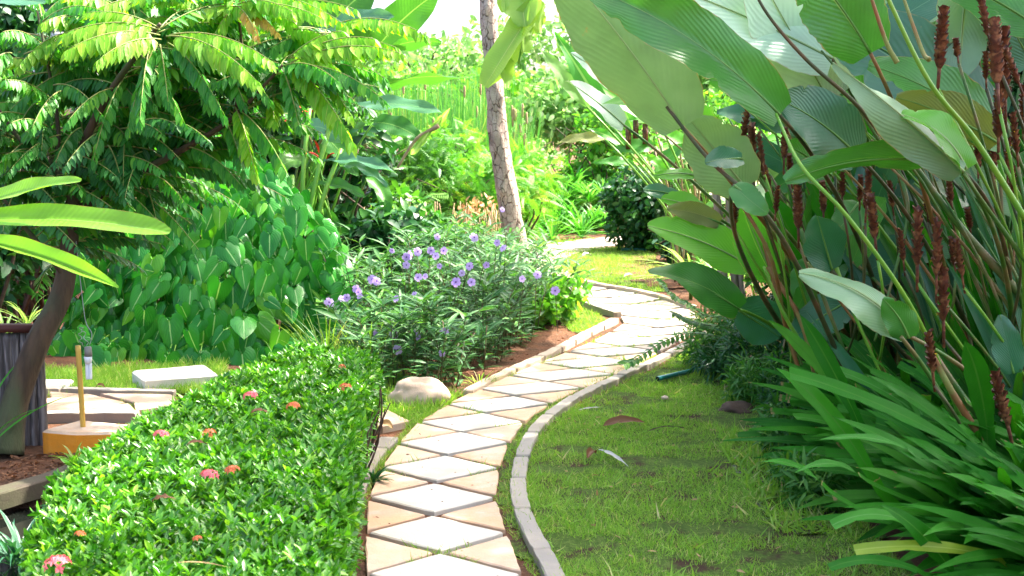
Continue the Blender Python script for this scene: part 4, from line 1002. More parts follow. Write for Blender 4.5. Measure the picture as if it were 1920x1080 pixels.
# upright grass blades at its left foot
def rosette(name, label, catg, c, n, L, w, mat, prof=P_lance, up=1.0, arch=.35, az=None, parts=True, group=None, fold=.35, lean=(0, 0, 0), rows=10, elev=(.25, 1.3), seed=0, r0=.02, kind_leaf='leaf', face_add=(0, 0, 0)):
    r_ = np.random.default_rng(seed + 100); rt = Root(name, label, catg, c, group)
    gs = []
    for i in range(n):
        a = (az[0] + r_.random() * (az[1] - az[0])) if az else r_.random() * 6.28
        el = elev[0] + r_.random() * (elev[1] - elev[0]); l = L * (.65 + .5 * r_.random())
        d = V(math.cos(a) * math.cos(el), math.sin(a) * math.cos(el), math.sin(el)) * up
        b = np.asarray(c, float) + V(math.cos(a), math.sin(a), 0) * r0 * r_.random()
        m = b + d * l * .55; e = b + d * l * .85 + V(math.cos(a) * l * .28, math.sin(a) * l * .28, -arch * l * (1.1 - math.sin(el) * .6)) + np.asarray(lean) * l
        e[2] = max(e[2], c[2] + .02)
        face = V(-math.cos(a) * math.sin(el), -math.sin(a) * math.sin(el), math.cos(el) + .3) + np.asarray(face_add, float)
        g = ribbon(bez(b, m, e, rows), w * (.8 + .4 * r_.random()), face, nu=3, fold=fold, prof=prof, r=r_.random(), wave=w * .05)
        mm_ = mat if isinstance(mat, str) else mat[int(r_.random() ** 2.2 * len(mat))]
        if parts: rt.part(kind_leaf, g, M[mm_])
        else: gs.append(g)
    if gs: rt.part('foliage', cat(gs), M[mat if isinstance(mat, str) else mat[0]], kind='stuff')
    return rt
for i, (px, py, lb) in enumerate(((615, 650, 'tall thin green grass tuft left of the violet flowers, behind the hedge corner'), (650, 655, 'second tall grass tuft, between the hedge corner and the violet flowers'), (690, 660, 'grey-green grass tuft in front of the lowest violet flowers'))):
    rosette('grass_tuft', lb, 'grass tuft', gr(px, py + 55), 34, .55, .011, ('grass', 'ruel')[i % 2], up=1, arch=.1, elev=(1.0, 1.5), seed=i, r0=.12, group='tall grass tufts behind the hedge')
for i, (px, py, lb) in enumerate(((745, 728, 'short green grass tuft just behind the boulder'), (900, 722, 'sparse grass tuft at the start of the pale kerb'), (1180, 690, 'low leafy sprig leaning over the right kerb'))):
    rosette('grass_tuft', lb, 'grass tuft', gr(px, py), 30, .14, .008, 'grass', arch=.3, elev=(.5, 1.4), seed=20 + i, r0=.08)

# ================================================================== HELICONIA CLUMP
hel = Root('heliconia_clump', 'tall heliconia clump with banana-like leaves and red bracts behind the mound', 'plant', (-1.9, 11.6, 0))
HL = [  # base px, tip px, width px, material, face
    ((668, 178, 11.4), (868, 146, 11.0), 30, 'helic', (.1, -.6, -.8)), ((700, 108, 11.6), (828, 80, 11.2), 28, 'helic', (0, -.7, -.7)),
    ((690, 110, 11.8), (822, -14, 11.6), 66, 'helic', (.3, -1, .25)), ((585, 72, 11.7), (738, 32, 11.3), 40, 'helic_b', (0, -.8, .6)),
    ((560, 120, 11.9), (705, -30, 11.8), 90, 'helic', (-.2, -1, .2)), ((540, 110, 12.0), (590, -70, 11.9), 80, 'helic', (-.3, -1, .1)), ((500, 110, 12), (500, -60, 12), 70, 'helic', (-.2, -1, .2)),
    ((650, 205, 11.6), (828, 212, 11.2), 36, 'helic_b', (0, -.7, .8)), ((600, 305, 11.3), (742, 325, 11.0), 26, 'helic_b', (0, -.6, .8)), ((640, 312, 11.3), (726, 350, 11.0), 24, 'helic_b', (.2, -.6, .7)),
    ((578, 352, 11.3), (684, 370, 11.0), 26, 'helic', (0, -.6, .8)), ((575, 240, 11.6), (640, 265, 11.3), 44, 'helic_b', (-.1, -.9, .4)), ((560, 215, 11.7), (470, 240, 11.5), 38, 'helic', (0, -.8, .6)),
    ((570, 300, 11.6), (500, 340, 11.3), 44, 'helic', (-.1, -.8, .6)), ((600, 250, 11.7), (670, 330, 11.3), 40, 'helic', (.3, -.9, .4)), ((640, 60, 12.1), (760, 60, 12), 60, 'helic', (0, -1, .2)),
    ((610, 90, 12.2), (640, -60, 12.2), 80, 'helic', (0, -1, .1)), ((700, 230, 12.0), (790, 262, 11.8), 40, 'helic', (0, -.8, .6)), ((690, 330, 11.9), (730, 400, 11.6), 34, 'helic', (.3, -.8, .5)),
    ((470, 60, 12.2), (420, -60, 12), 70, 'helic', (.1, -1, .2)), ((560, 400, 11.9), (640, 430, 11.6), 34, 'helic', (0, -.8, .6)), ((520, 180, 12.3), (640, 120, 12.3), 70, 'helic', (0, -1, .3))]
for i, (a, b, w, mt, fc) in enumerate(HL):
    hel.part('leaf', big_leaf(a, b, w * 1.1, mt, fc, (0, 0, .12), .35 if w < 35 else .18, .02, prof=P_tap, rows=20, nu=7), M[mt])
    A = at(*a); rt_ = V(-1.95 + (i % 7) * .13 - .3, 11.5 + (i % 5) * .15, 0)
    dirn = unit(A - at(*b)); cpt = A + dirn * .25; cpt = V((cpt[0] + rt_[0]) / 2, A[1], max(.5, A[2] - .5))
    hel.part('leaf_stalk', tube(bez(rt_, cpt, A, 14), np.linspace(.018, .009, 14), 8), M['stem_b' if i % 3 else 'stem'])
for (a, b) in (((566, 430), (580, 205)), ((575, 430), (622, 225)), ((558, 430), (548, 330)), ((590, 430), (640, 280))):
    hel.part('stalk', tube(smooth_path([at(*a, 11.0), at((a[0] + b[0]) / 2 - 4, (a[1] + b[1]) / 2, 11.1), at(*b, 11.3)], 12), .021, 8), M['stem_b'])
for (a, b, w) in (((580, 210), (528, 232), 14), ((585, 212), (612, 205), 8), ((598, 288), (588, 262), 8), ((600, 298), (572, 290), 9), ((612, 300), (628, 288), 7), ((560, 200), (568, 215), 6), ((545, 238), (532, 243), 5)):
    hel.part('red_bract', big_leaf((*a, 10.9), (*b, 10.8), w, 'red', (0, -.5, .9), (0, 0, .03), .9, prof=P_lance, nu=5, rows=8), M['red'])
hel.part('dead_stalk', tube(smooth_path([at(745, 315, 11.2), at(780, 262, 11.2), at(822, 236, 11.1)], 12), np.linspace(.012, .02, 13), 6), M['drytwig'])
for k in range(5): hel.part('yellow_leaf', big_leaf((770 + k * 11, 290 - k * 13, 11.2), (792 + k * 13, 262 - k * 15, 11.1), 14, 'varieg', (.3, -1, .3), prof=P_lance, nu=3, rows=8), M['varieg'])

def bush(name, label, c, radii, n, size, mat, g=None, parts=0, seed=1, lumps=9, up=.3, category='bush', group=None, stems_n=14, shell=.5, floor=.03):
    rt = Root(name, label, category, (c[0], c[1], 0), group); g = g or gl
    ms = clumpy(c, radii, n, size, g, up, shell, lumps, seed, floor)
    foliage(rt, g, ms, M[mat], parts)
    r_ = np.random.default_rng(seed)
    if stems_n:
        rt.part('stem_mass', cat([tube(smooth_path([V(c[0] + r_.normal() * radii[0] * .2, c[1] + r_.normal() * radii[1] * .2, -.02), V(c[0] + r_.normal() * radii[0] * .3, c[1] + r_.normal() * radii[1] * .3, c[2]), V(c[0] + r_.normal() * radii[0] * .45, c[1] + r_.normal() * radii[1] * .4, c[2] + radii[2] * .5)], 6), np.linspace(.018, .006, 7), 5) for _ in range(stems_n)]), M['twig'], kind='stuff')
    return rt
# dark shrubs round the heliconia foot and behind the mound
DS = [((-1.15, 11.2, .45), (.55, .5, .55), 1500, .13, 'dark', 'glossy dark shrub between the mound and the violet flowers'),
      ((-1.75, 12.3, .9), (.8, .6, 1.1), 2200, .14, 'dark', 'tall dark shrub at the foot of the heliconia'),
      ((-.95, 12.8, .5), (.6, .6, .6), 1500, .11, 'mid', 'mid green shrub right of the heliconia foot'),
      ((-2.9, 12.4, 1.2), (1.1, .8, 1.5), 3000, .15, 'dark', 'tall dark shrub behind the arrow-leaved mound'),
      ((-4.6, 12.0, 1.1), (1.3, .9, 1.4), 3000, .15, 'dark', 'broad dark shrub behind the bamboo fence'),
      ((-3.75, 9.2, .95), (.5, .7, .9), 1600, .12, 'dark', 'dark bush between the fence and the arrow-leaved mound'),
      ((-4.0, 10.6, 1.3), (.7, .7, 1.0), 1800, .13, 'mid', 'mid green bush under the white wall'), ((-5.0, 12.2, 2.5), (1.0, .5, .8), 1800, .14, 'dark', 'high dark shrub top partly covering the white wall')]
for i, (c, r, n, s, m_, lb) in enumerate(DS): bush('dark_shrub', lb, c, r, n, s, m_, parts=60, seed=30 + i, group='dark shrubs behind the mound')
for i, (px, py, lb) in enumerate(((20, 560, 'striped yellow-green leaf plant above the bamboo fence top'), (62, 540, 'striped leaf plant between fence top and trunk'))):
    rosette('striped_plant', lb, 'plant', at(px - 10, py + 70, 8.2), 18, .28, .018, 'varieg', arch=.3, elev=(.5, 1.4), seed=60 + i)

# ================================================================== FEATHERY BRIGHT SHRUBS, DRY STALKS, REEDS
sprig_l = []
for i in range(9):
    for sg in (-1, 1): sprig_l.append(frames(V(0, i / 9., 0), V(sg, .5, -.1), V(0, 0, 1), .28 * (1 - i / 14))[0])
sprig = spread(leafp(.4, P_ell, 3, 2, 0, .2), np.array(sprig_l), np.zeros(18))
FS = [((-1.2, 17, .75), (.9, .8, .85), 1300, 'mid'), ((-.45, 16.5, .65), (.8, .7, .75), 1300, 'fresh'), ((-1.9, 17.5, 1.1), (.9, .8, .9), 1200, 'mid'), ((.0, 17.6, .7), (.7, .7, .8), 1100, 'fresh'),
      ((-.9, 18.4, 1.0), (.9, .7, .9), 1200, 'fresh')]
FSL = ('feathery mid green shrub left of the dry stalks', 'bright feathery shrub behind the violet flowers', 'feathery shrub beside the heliconia stems', 'bright feathery shrub just behind the pale trunk', 'taller feathery shrub at the foot of the reeds')
for i, (c, r, n, m_) in enumerate(FS): bush('feathery_shrub', FSL[i], c, r, n, .20, m_, g=sprig, seed=80 + i, group='feathery shrubs in front of the reeds')
tw = []
for i in range(170):
    b = V(-1.75 + rng.random() * 1.7, 15.0 + rng.random() * 1.0, 0); e = b + V(rng.normal() * .12, rng.normal() * .1, .35 + rng.random() * .45)
    tw.append(tube(smooth_path([b, (b + e) / 2 + rng.normal(size=3) * .03, e], 5), .006, 4, r=rng.random()))
dry = Root('dry_stalks', 'tangle of dry tan stalks in front of the feathery shrubs', 'dried plants', (-.9, 15.4, 0))
dry.part('stalk_mass', cat(tw), M['drytwig'], kind='stuff')
dry.part('foliage', spread(gl, clumpy((-.55, 15.6, .55), (.45, .3, .28), 170, .07, gl, seed=91)), M['deadtan'], kind='stuff')
dry.part('green_foliage', spread(gl, clumpy((-1.2, 15.2, .25), (.8, .4, .3), 900, .08, gl, seed=92, floor=.02)), M['dark'], kind='stuff')
def reeds(label, x0, x1, y0, y1, n, h, seed):
    r_ = np.random.default_rng(seed); gs = []; rt = Root('reed_bed', label, 'reeds', ((x0 + x1) / 2, (y0 + y1) / 2, 0))
    for i in range(n):
        b = V(x0 + r_.random() * (x1 - x0), y0 + r_.random() * (y1 - y0), 0); H = h * (.5 + r_.random() * .6); e = b + V(r_.normal() * .22, r_.normal() * .2, H)
        gs.append(ribbon(bez(b, (b + e) / 2 + V(r_.normal() * .03, 0, .1), e, 5), .024, V(r_.normal() * .8, -1, 0), nu=2, prof=lambda v: 1 - v * .85, r=r_.random()))
    rt.part('blade_mass', cat(gs), M['reed'], kind='stuff')
    for i in range(14):
        b = V(x0 + r_.random() * (x1 - x0), y0 + .1, 0); H = h * (.72 + r_.random() * .25); rt.part('reed_stalk', tube(np.array([b, b + V(0, 0, H)]), .006, 5), M['stem_b'])
        q = b + V(0, 0, H - .12); rt.part('cattail', tube(np.array([q, q + V(0, 0, .02), q + V(0, 0, .16), q + V(0, 0, .18)]), [.008, .016, .016, .006], 8), M['drytwig'])
reeds('tall bed of thin reeds left of the pale trunk', -1.9, -.1, 19.3, 20.8, 1500, 2.45, 5)
reeds('reeds in front of the pale hedge right of the reed bed', -.1, .25, 19.8, 20.6, 130, 2.1, 6)

# ================================================================== SCREW-PINE ROSETTES beyond the island
PX = [(985, 440), (1035, 452), (1052, 432), (1090, 446), (1118, 428), (1000, 410), (1060, 400), (1110, 395), (1150, 425), (968, 400), (1140, 385), (1020, 380), (1085, 370)]
for i, (px, py) in enumerate(PX):
    c = gr(px, max(py, 436)); c[1] += (436 - py) * .02 if py < 436 else 0
    h0 = 0.0 if py > 420 else (.25 + (420 - py) * .008)
    c2 = c + V(0, 0, h0)
    nm = ['with a pale bright centre', 'nearest the path', 'leaning over the path edge', 'with long arching blades', 'beside the dark bush', 'close to the pale trunk', 'in the middle of the bed', 'in front of the yellow-green hedge', 'tucked against the dark bush', 'just right of the pale trunk', 'raised at the back beside the bush', 'raised behind the trunk side', 'raised at the centre back'][i]
    r_ = rosette('strap_leaved_plant', 'bright green strap-leaved rosette ' + nm, 'plant', c2, 34, .62, .042, ('pand', 'pand', 'strap_p'), arch=.35, elev=(.35, 1.45), seed=i, group='strap-leaved rosettes beyond the lawn island')
    if h0: r_.part('stem', tube(np.array([c, c + V(.02, 0, h0 * .5), c2]), .03, 7), M['drytwig'])
# broad pointed leaves behind them
for i in range(9):
    px = 965 + i * 26; c = gr(px, 432) + V(0, 1.0 + rng.random() * .6, 0)
    rosette('broad_leaved_plant', ['broad-leaved canna plant ' + q for q in ('touching the pale trunk', 'just right of the pale trunk', 'behind the first rosettes', 'with upright leaves behind the rosettes', 'above the centre rosettes', 'behind the centre rosettes', 'left of the dark bush top', 'behind the dark bush edge', 'behind the dark bush')][i], 'plant', c, 15, 1.25, .17, ('pand', 'cal_w', 'fresh'), prof=P_lance, arch=.15, elev=(.7, 1.4), seed=40 + i, fold=.15, rows=10, group='broad-leaved plants behind the rosettes')
for i in range(8):
    px = 975 + i * 24; c = gr(px, 440) + V(0, .2 + rng.random() * .6, 0)
    rosette('strap_leaved_plant', 'bright green strap-leaved rosette ' + ['low beside the pale trunk foot', 'low in front of the first canna', 'half hidden behind the nearest rosettes', 'behind the pale-centred rosette', 'with drooping outer blades', 'between two taller rosettes', 'low at the right of the bed', 'last before the dark bush'][i], 'plant', c, 30, .8, .04, ('pand', 'strap_p', 'pand'), arch=.3, elev=(.6, 1.45), seed=900 + i, group='strap-leaved rosettes beyond the lawn island')
# dark glossy bush on the right of the island
bush('round_bush', 'dense dark glossy bush at the right end of the lawn island', (1.98, 17.6, .62), (.75, .7, .80), 6500, .085, 'dark', g=bl, parts=300, seed=7, lumps=16)
bush('low_bush', 'low dark bush beside the bare soil of the island', (2.15, 15.9, .25), (.45, .5, .35), 1200, .09, 'dark', g=bl, parts=80, seed=8)
single('soil_patch', sheet(np.arange(1.0, 2.8, .06), np.arange(13.0, 16.6, .06), lambda X, Y: in_poly(X + (vnoise(X * 6, Y * 6, 5) - .5) * .3, Y + (vnoise(X * 6, Y * 6, 8) - .5) * .3, px_poly(((1165, 520), (1180, 490), (1170, 476), (1230, 474), (1300, 500), (1300, 540), (1230, 540)))), .02), M['soil'], kind='structure')
pq = gr(1165, 472); single('hose', tube(np.array([pq + V(0, 0, .03), pq + V(.35, .05, .03)]), .018, 8), M['pipe'], 'short blue-green hose end lying by the dark bush', 'hose')

# ================================================================== BACKGROUND
def far_tree(label, c, h, r, n, size, mat, seed, group='trees in the hazy background', zc=.62, lumps=14):
    rt = Root('background_tree', label, 'tree', (c[0], c[1], 0), group)
    r_ = np.random.default_rng(seed)
    t0 = V(c[0], c[1], 0); t1 = V(c[0] + r_.normal() * .3, c[1], h * zc)
    rt.part('trunk', tube(smooth_path([t0, (t0 + t1) / 2 + V(.1, 0, 0), t1], 10), np.linspace(.02 * h + .05, .05, 11), 8), M['twig'])
    for k in range(5):
        a = r_.random() * 6.28; e = t1 + V(math.cos(a) * r * .5, math.sin(a) * r * .5, h * .15); rt.part('limb', tube(smooth_path([t1 - V(0, 0, h * .15), (t1 + e) / 2, e], 6), np.linspace(.05, .02, 7), 6), M['twig'])
    rt.part('crown', spread(gl, clumpy((c[0], c[1], h * zc), (r, r * .8, h * (1 - zc) * 1.05), n, size, gl, .3, .5, lumps, seed, .3)), M[mat], kind='stuff')
BT = [((-4.5, 27), 3.6, 2.6, 5000, .17, 'mid', 'pale yellow-green tree behind the reeds at left'), ((-1.2, 29), 3.3, 2.6, 5000, .17, 'fresh', 'pale tree straight behind the reed bed'),
      ((1.6, 26), 3.0, 2.2, 4500, .16, 'far', 'pale tree behind the leaning trunk'), ((4.2, 27), 4.2, 2.6, 5000, .17, 'far', 'pale tree behind the calathea leaf tips'),
      ((7.5, 26), 5.5, 3.2, 5000, .2, 'fresh', 'green tree behind the calathea clump'), ((-8.0, 24), 6.5, 3.6, 6000, .2, 'mid', 'tall green tree behind the heliconia'),
      ((-13, 26), 7.5, 4.0, 5000, .24, 'mid', 'tall tree behind the white wall'), ((11.5, 24), 7.0, 3.8, 4500, .24, 'mid', 'tall tree far right behind the calathea'),
      ((-2.6, 40), 5.4, 4.5, 5000, .26, 'far', 'hazy tree farthest away behind the reeds'), ((3.5, 42), 6.0, 4.5, 5000, .26, 'far', 'hazy tree farthest away on the right'), ((9.5, 44), 7.5, 5, 5000, .3, 'far', 'large hazy tree far behind the right side'), ((-9, 42), 8, 5, 5000, .3, 'far', 'large hazy tree far behind the left side')]
for i, (c, h, r, n, s, m_, lb) in enumerate(BT): far_tree(lb, c, h, r, n, s, m_, 200 + i)
HB = [((-2.6, 22.6, .9), (1.5, .8, 1.0), 2600, .13, 'mid', 'bright hedge-like bush left of the reeds'), ((-.4, 23.2, .9), (1.5, .8, 1.1), 2600, .13, 'far', 'bright bush behind the reed bed'),
      ((1.6, 22.6, 1.1), (1.3, .8, 1.2), 2600, .13, 'fresh', 'yellow-green bush right of the pale trunk'), ((3.4, 21.4, 1.1), (1.2, .8, 1.3), 2600, .13, 'fresh', 'bright bush behind the round dark bush'),
      ((5.2, 19.5, 1.2), (1.4, 1.0, 1.4), 2800, .14, 'mid', 'green bush behind the calathea stems'), ((3.3, 17.5, .8), (.8, .8, .9), 1800, .12, 'mid', 'green bush right of the round dark bush')]
for i, (c, r, n, s, m_, lb) in enumerate(HB): bush('bright_bush', lb, c, r, n, s, m_, seed=300 + i, group='sunlit bushes in the background')

# white sided building at the left
wall = Root('garden_house', 'white house wall with horizontal siding behind the left tree', 'house', (-6.2, 13.8, 0))
wall.part('wall', box(V(-7.2, 13.95, 1.6), (5.4, .2, 3.4)), M['siding'], smooth=False)
for k in range(26):
    wall.part('siding_board', box(V(-7.2, 13.83, .1 + k * .125), (5.38, .03, .11)), M['siding'], smooth=False)
wall.part('corner_post', box(V(-4.46, 13.85, 1.6), (.10, .28, 3.5)), M['plank'], smooth=False)
wall.part('roof', box(V(-7.2, 14.2, 3.42), (5.9, 1.3, .08)), M['plank'], smooth=False)
for k in range(5):
    wall.part('door_plank', box(V(-5.35 + k * .15, 13.795, 1.15), (.14, .025, 2.2)), M['plank'], smooth=False)
# ================================================================== CALATHEA CLUMPS (right)
CR = [(V(1.92, 7.5, 0), 'leftmost calathea clump with two bright green leaves reaching over the path'), (V(2.35, 7.9, 0), 'calathea clump behind, with large grey-green leaves arching to the top'),
      (V(2.55, 6.6, 0), 'middle calathea clump with rolled grey leaf and dark red-brown flower spikes'), (V(2.95, 7.2, 0), 'rightmost calathea clump with blue-green leaves at the top corner'),
      (V(2.45, 5.8, 0), 'nearest calathea clump with the big drooping grey leaf')]
CAL = [Root('calathea_plant', lb, 'plant', c, 'tall calathea clumps right of the path') for c, lb in CR]
P_cal = lambda v: np.maximum(np.sin(np.pi * np.clip(v * .94 + .05, 0, 1) ** .85) ** .50 * (1 - .25 * v ** 6), .03)
# plant, base, tip, width px, material, face, bulge, fold, wave, petiole?(ctrl px or None)
CL_ = [
 (1, (1280, 238, 5.6), (1032, -85, 5.5), 178, 'cal_p', (-.25, -1, -.30), (.04, 0, .02), -.16, .016, 'stem_o'),
 (1, (1462, 216, 5.2), (1080, -32, 5.0), 128, 'cal_g', (-.2, -1, .45), (.04, -.06, .10), .28, .02, 'stem_d'),
 (1, (1268, 232, 6.1), (1070, 100, 6.0), 84, 'cal_w', (0, -.8, .9), (0, 0, .02), .2, .01, 'stem'),
 (1, (1560, 110, 6.3), (1150, -60, 6.2), 165, 'cal_w', (0, -.9, .6), (0, 0, .06), .12, .012, 'stem'),
 (1, (1555, 190, 6.4), (1405, -80, 6.2), 190, 'cal_w', (.1, -1, .3), (0, 0, 0), .1, .01, 'stem'),
 (2, (1632, 100, 5.3), (1490, -90, 5.2), 150, 'cal_g', (-.2, -1, .2), (.02, 0, .03), .2, .015, 'stem_o'),
 (2, (1608, 292, 5.5), (1462, 188, 5.3), 135, 'cal_b', (-.35, -1, .5), (.0, 0, .05), .14, .012, 'stem_d'),
 (2, (1806, 322, 4.9), (1563, 118, 4.8), 100, 'cal_p', (.25, -.9, .55), (.05, 0, -.01), -.55, .012, 'stem'),
 (2, (1812, 318, 4.95), (1690, 215, 4.85), 90, 'cal_y', (-.35, -.7, .9), (.05, 0, .06), .3, .015, None),
 (2, (1800, 316, 5.0), (1472, 340, 4.9), 78, 'cal_g', (.1, -.75, -.65), (0, 0, .12), -.25, .02, 'stem_d'),
 (3, (1880, 262, 5.5), (1628, 122, 5.4), 120, 'cal_g', (0, -1, .55), (.02, 0, .07), .15, .015, 'stem'),
 (3, (1872, 268, 5.4), (1680, 182, 5.3), 88, 'cal_o', (.1, -.8, -.5), (.0, 0, .04), -.2, .012, None),
 (3, (1862, 232, 5.9), (1528, 28, 5.9), 190, 'cal_b', (-.1, -1, .4), (.03, 0, .05), .12, .015, 'stem'),
 (3, (1815, -40, 6.0), (1800, 150, 5.9), 105, 'cal_p', (-.3, -1, .1), (-.02, 0, 0), .15, .01, 'stem'),
 (3, (1935, 120, 6.1), (1835, -40, 6.1), 110, 'cal_b', (-.3, -1, .4), (0, 0, .03), .15, .012, 'stem'),
 (3, (1960, 60, 5.8), (1740, -60, 5.9), 120, 'cal_g', (0, -1, .5), (0, 0, .04), .15, .012, 'stem'),
 (1, (1398, 352, 6.0), (1292, 222, 5.85), 122, 'cal_p', (-.4, -1, .35), (-.03, 0, .04), .12, .012, 'stem'),
 (0, (1376, 348, 5.1), (1440, 400, 5.05), 52, 'cal_g', (.1, -1, .3), (0, 0, .01), .1, .004, 'stem_d'),
 (0, (1392, 298, 5.5), (1322, 306, 5.45), 52, 'cal_b', (0, -.9, .6), (0, 0, .01), .2, .004, None),
 (0, (1402, 497, 6.85), (1214, 424, 6.6), 88, 'cal_y', (-.15, -1, .55), (.02, 0, .05), .16, .01, 'stem'),
 (0, (1386, 580, 6.75), (1216, 510, 6.5), 82, 'cal_g', (-.15, -1, .75), (.02, 0, .05), .18, .012, 'stem_b'),
 (0, (1385, 582, 6.9), (1462, 632, 6.95), 96, 'cal_b', (.1, -1, .2), (0, 0, 0), .1, .01, None),
 (2, (1560, 506, 5.8), (1532, 405, 5.7), 88, 'cal_b', (0, -1, .3), (0, 0, 0), .15, .01, 'stem_d'),
 (4, (1700, 628, 4.85), (1498, 512, 4.75), 86, 'cal_p', (.15, -.8, .7), (.05, 0, .085), -.3, .012, 'stem'),
 (4, (1704, 634, 4.83), (1655, 560, 4.78), 62, 'cal_g', (-.3, -1, .3), (.02, 0, .01), .1, .01, None),
 (0, (1450, 520, 6.4), (1392, 388, 6.3), 84, 'cal_y', (-.2, -1, .2), (0, 0, 0), .12, .01, 'stem'),
 (0, (1330, 400, 6.9), (1240, 372, 6.8), 46, 'cal_y', (0, -1, .6), (0, 0, .02), .15, .006, 'stem'),
 (0, (1350, 418, 6.8), (1250, 392, 6.7), 44, 'cal_o', (0, -1, .3), (0, 0, .02), .15, .006, None),
 (0, (1282, 372, 7.2), (1206, 356, 7.1), 36, 'cal_b', (0, -1, .7), (0, 0, .02), .15, .004, 'stem'),
 (0, (1310, 330, 7.3), (1226, 330, 7.2), 30, 'cal_y', (0, -.8, .8), (0, 0, .03), .2, .006, 'stem'),
 (1, (1170, 235, 7.6), (1062, 152, 7.4), 60, 'cal_w', (0, -.8, .8), (0, 0, .03), .15, .01, 'stem'),
 (1, (1290, 205, 7.2), (1130, 195, 7.1), 34, 'cal_y', (0, -.7, .8), (0, 0, .04), .2, .008, 'stem'),
 (1, (1500, 60, 7.0), (1440, -60, 6.9), 120, 'cal_b', (0, -1, .3), (0, 0, 0), .12, .01, 'stem'),
 (1, (1560, 330, 6.6), (1470, 270, 6.5), 90, 'cal_g', (0, -1, .4), (0, 0, .03), .12, .01, 'stem'),
 (1, (1460, 180, 6.8), (1330, 150, 6.7), 80, 'cal_y', (0, -1, .5), (0, 0, .03), .12, .01, 'stem'),
 (1, (1640, 200, 6.7), (1540, 90, 6.6), 110, 'cal_y', (0, -1, .4), (0, 0, .02), .12, .01, 'stem'),
 (2, (1610, 380, 6.2), (1560, 440, 6.1), 60, 'cal_g', (0, -1, .3), (0, 0, 0), .12, .01, None),
 (2, (1600, 560, 6.3), (1480, 640, 6.2), 80, 'cal_b', (0, -1, .3), (0, 0, .03), .12, .01, 'stem'),
 (3, (1900, 700, 5.3), (1875, 590, 5.3), 58, 'cal_b', (-.2, -1, .2), (0, 0, 0), .1, .006, None),
 (3, (1820, 230, 6.3), (1745, 60, 6.4), 130, 'cal_g', (-.2, -1, .2), (0, 0, 0), .12, .01, 'stem'),
 (1, (1350, 300, 7.4), (1290, 180, 7.3), 60, 'cal_y', (-.2, -1, .2), (0, 0, 0), .12, .01, 'stem'),
]
for (pl, a, b, w, mt, fc, bu, fo, wa, pe) in CL_:
    rt = CAL[pl]; LEAF = rt.part('leaf', big_leaf(a, b, w, mt, fc, bu, fo, wa, prof=P_cal, rows=56, nu=13, wavef=1.6, rag=.13), M[mt])
    A_, B_ = at(*a), at(*b); rib_ = bez(A_, (A_ + B_) / 2 + np.asarray(bu, float), B_, 18); rt.part('midrib', tube(rib_ + unit(V(*fc)) * .002, np.linspace(.0062, .0012, 18), 6), M['stem_rib' if mt in ('cal_g', 'cal_b', 'cal_o') else 'stem_ribp'], parent=LEAF)
    if pe:
        A, B = at(*a), at(*b); root_ = rt.loc + V((rng.random() - .5) * .35, (rng.random() - .5) * .35, 0)
        d0 = unit(A - B) * .45; d0[2] = min(d0[2], -.1); c1 = A + d0
        c2 = root_ + V((c1[0] - root_[0]) * .25, (c1[1] - root_[1]) * .3, max(.35, c1[2] * .55))
        rt.part('leaf_stalk', tube(bez(A, c1 * .75 + root_ * .25 + V(0, 0, .12), root_, 22), np.linspace(.0075, .017, 22), 8), M[pe])
# stout stems that cross the picture
ST = [(2, ((1652, -30, 4.7), (1740, 150, 4.7), (1828, 262, 4.8), (1925, 415, 4.9)), .0115, 'stem_b'), (2, ((1625, -30, 5.0), (1660, 75, 5.0), (1682, 118, 5.0)), .010, 'stem_o'), (2, ((1685, -30, 4.9), (1728, 92, 4.8), (1742, 112, 4.75)), .009, 'stem_o'),
      (2, ((1398, -50, 5.0), (1440, 28, 5.0), (1512, 112, 5.0), (1600, 190, 5.05), (1652, 252, 5.1)), .0085, 'stem_d'),
      (0, ((1455, 214, 5.1), (1503, 312, 4.85), (1588, 405, 4.8), (1690, 545, 4.9), (1760, 680, 5.1), (1830, 860, 5.3)), .010, 'stem_b'),
      (1, ((1250, 200, 5.6), (1330, 300, 5.5), (1410, 372, 5.4), (1480, 470, 5.5), (1560, 640, 5.9), (1620, 790, 6.2)), .012, 'stem_d'),
      (0, ((1285, 240, 6.3), (1340, 310, 6.2), (1440, 470, 6.1), (1475, 620, 6.3), (1520, 760, 6.5)), .011, 'stem_o'),
      (0, ((1432, 500, 6.0), (1470, 590, 6.0), (1530, 690, 6.1), (1560, 780, 6.2)), .011, 'stem_b'), (2, ((1700, 290, 5.6), (1800, 425, 5.6), (1920, 560, 5.6)), .019, 'stem'),
      (4, ((1690, 632, 4.8), (1740, 700, 4.9), (1830, 850, 5.0), (1900, 960, 5.2)), .012, 'stem'), (4, ((1745, 660, 5.0), (1800, 760, 5.0), (1920, 940, 5.1)), .017, 'stem_o'), (4, ((1700, 560, 5.2), (1775, 700, 5.1), (1925, 900, 5.1)), .015, 'stem'),
      (3, ((1806, 326, 4.9), (1858, 400, 5.0), (1930, 500, 5.1)), .010, 'stem'), (3, ((1640, 640, 5.7), (1700, 420, 5.8), (1690, 330, 5.9)), .009, 'stem'),
      (0, ((1500, 700, 6.3), (1455, 540, 6.3), (1420, 400, 6.4)), .014, 'stem_o'), (0, ((1530, 720, 6.2), (1500, 600, 6.2), (1440, 500, 6.3)), .012, 'stem_o'), (0, ((1600, 700, 6.0), (1545, 560, 6.0), (1500, 430, 6.1)), .012, 'stem'), (2, ((1660, 720, 5.8), (1590, 560, 5.8), (1540, 420, 5.9)), .010, 'stem_b')]
for pl, P_, r_, m_ in ST:
    S = smooth_path([at(*q) for q in P_], 28); CAL[pl].part('stalk', tube(S, np.linspace(.62, 1.1, len(S)) * r_, 9), M[m_])
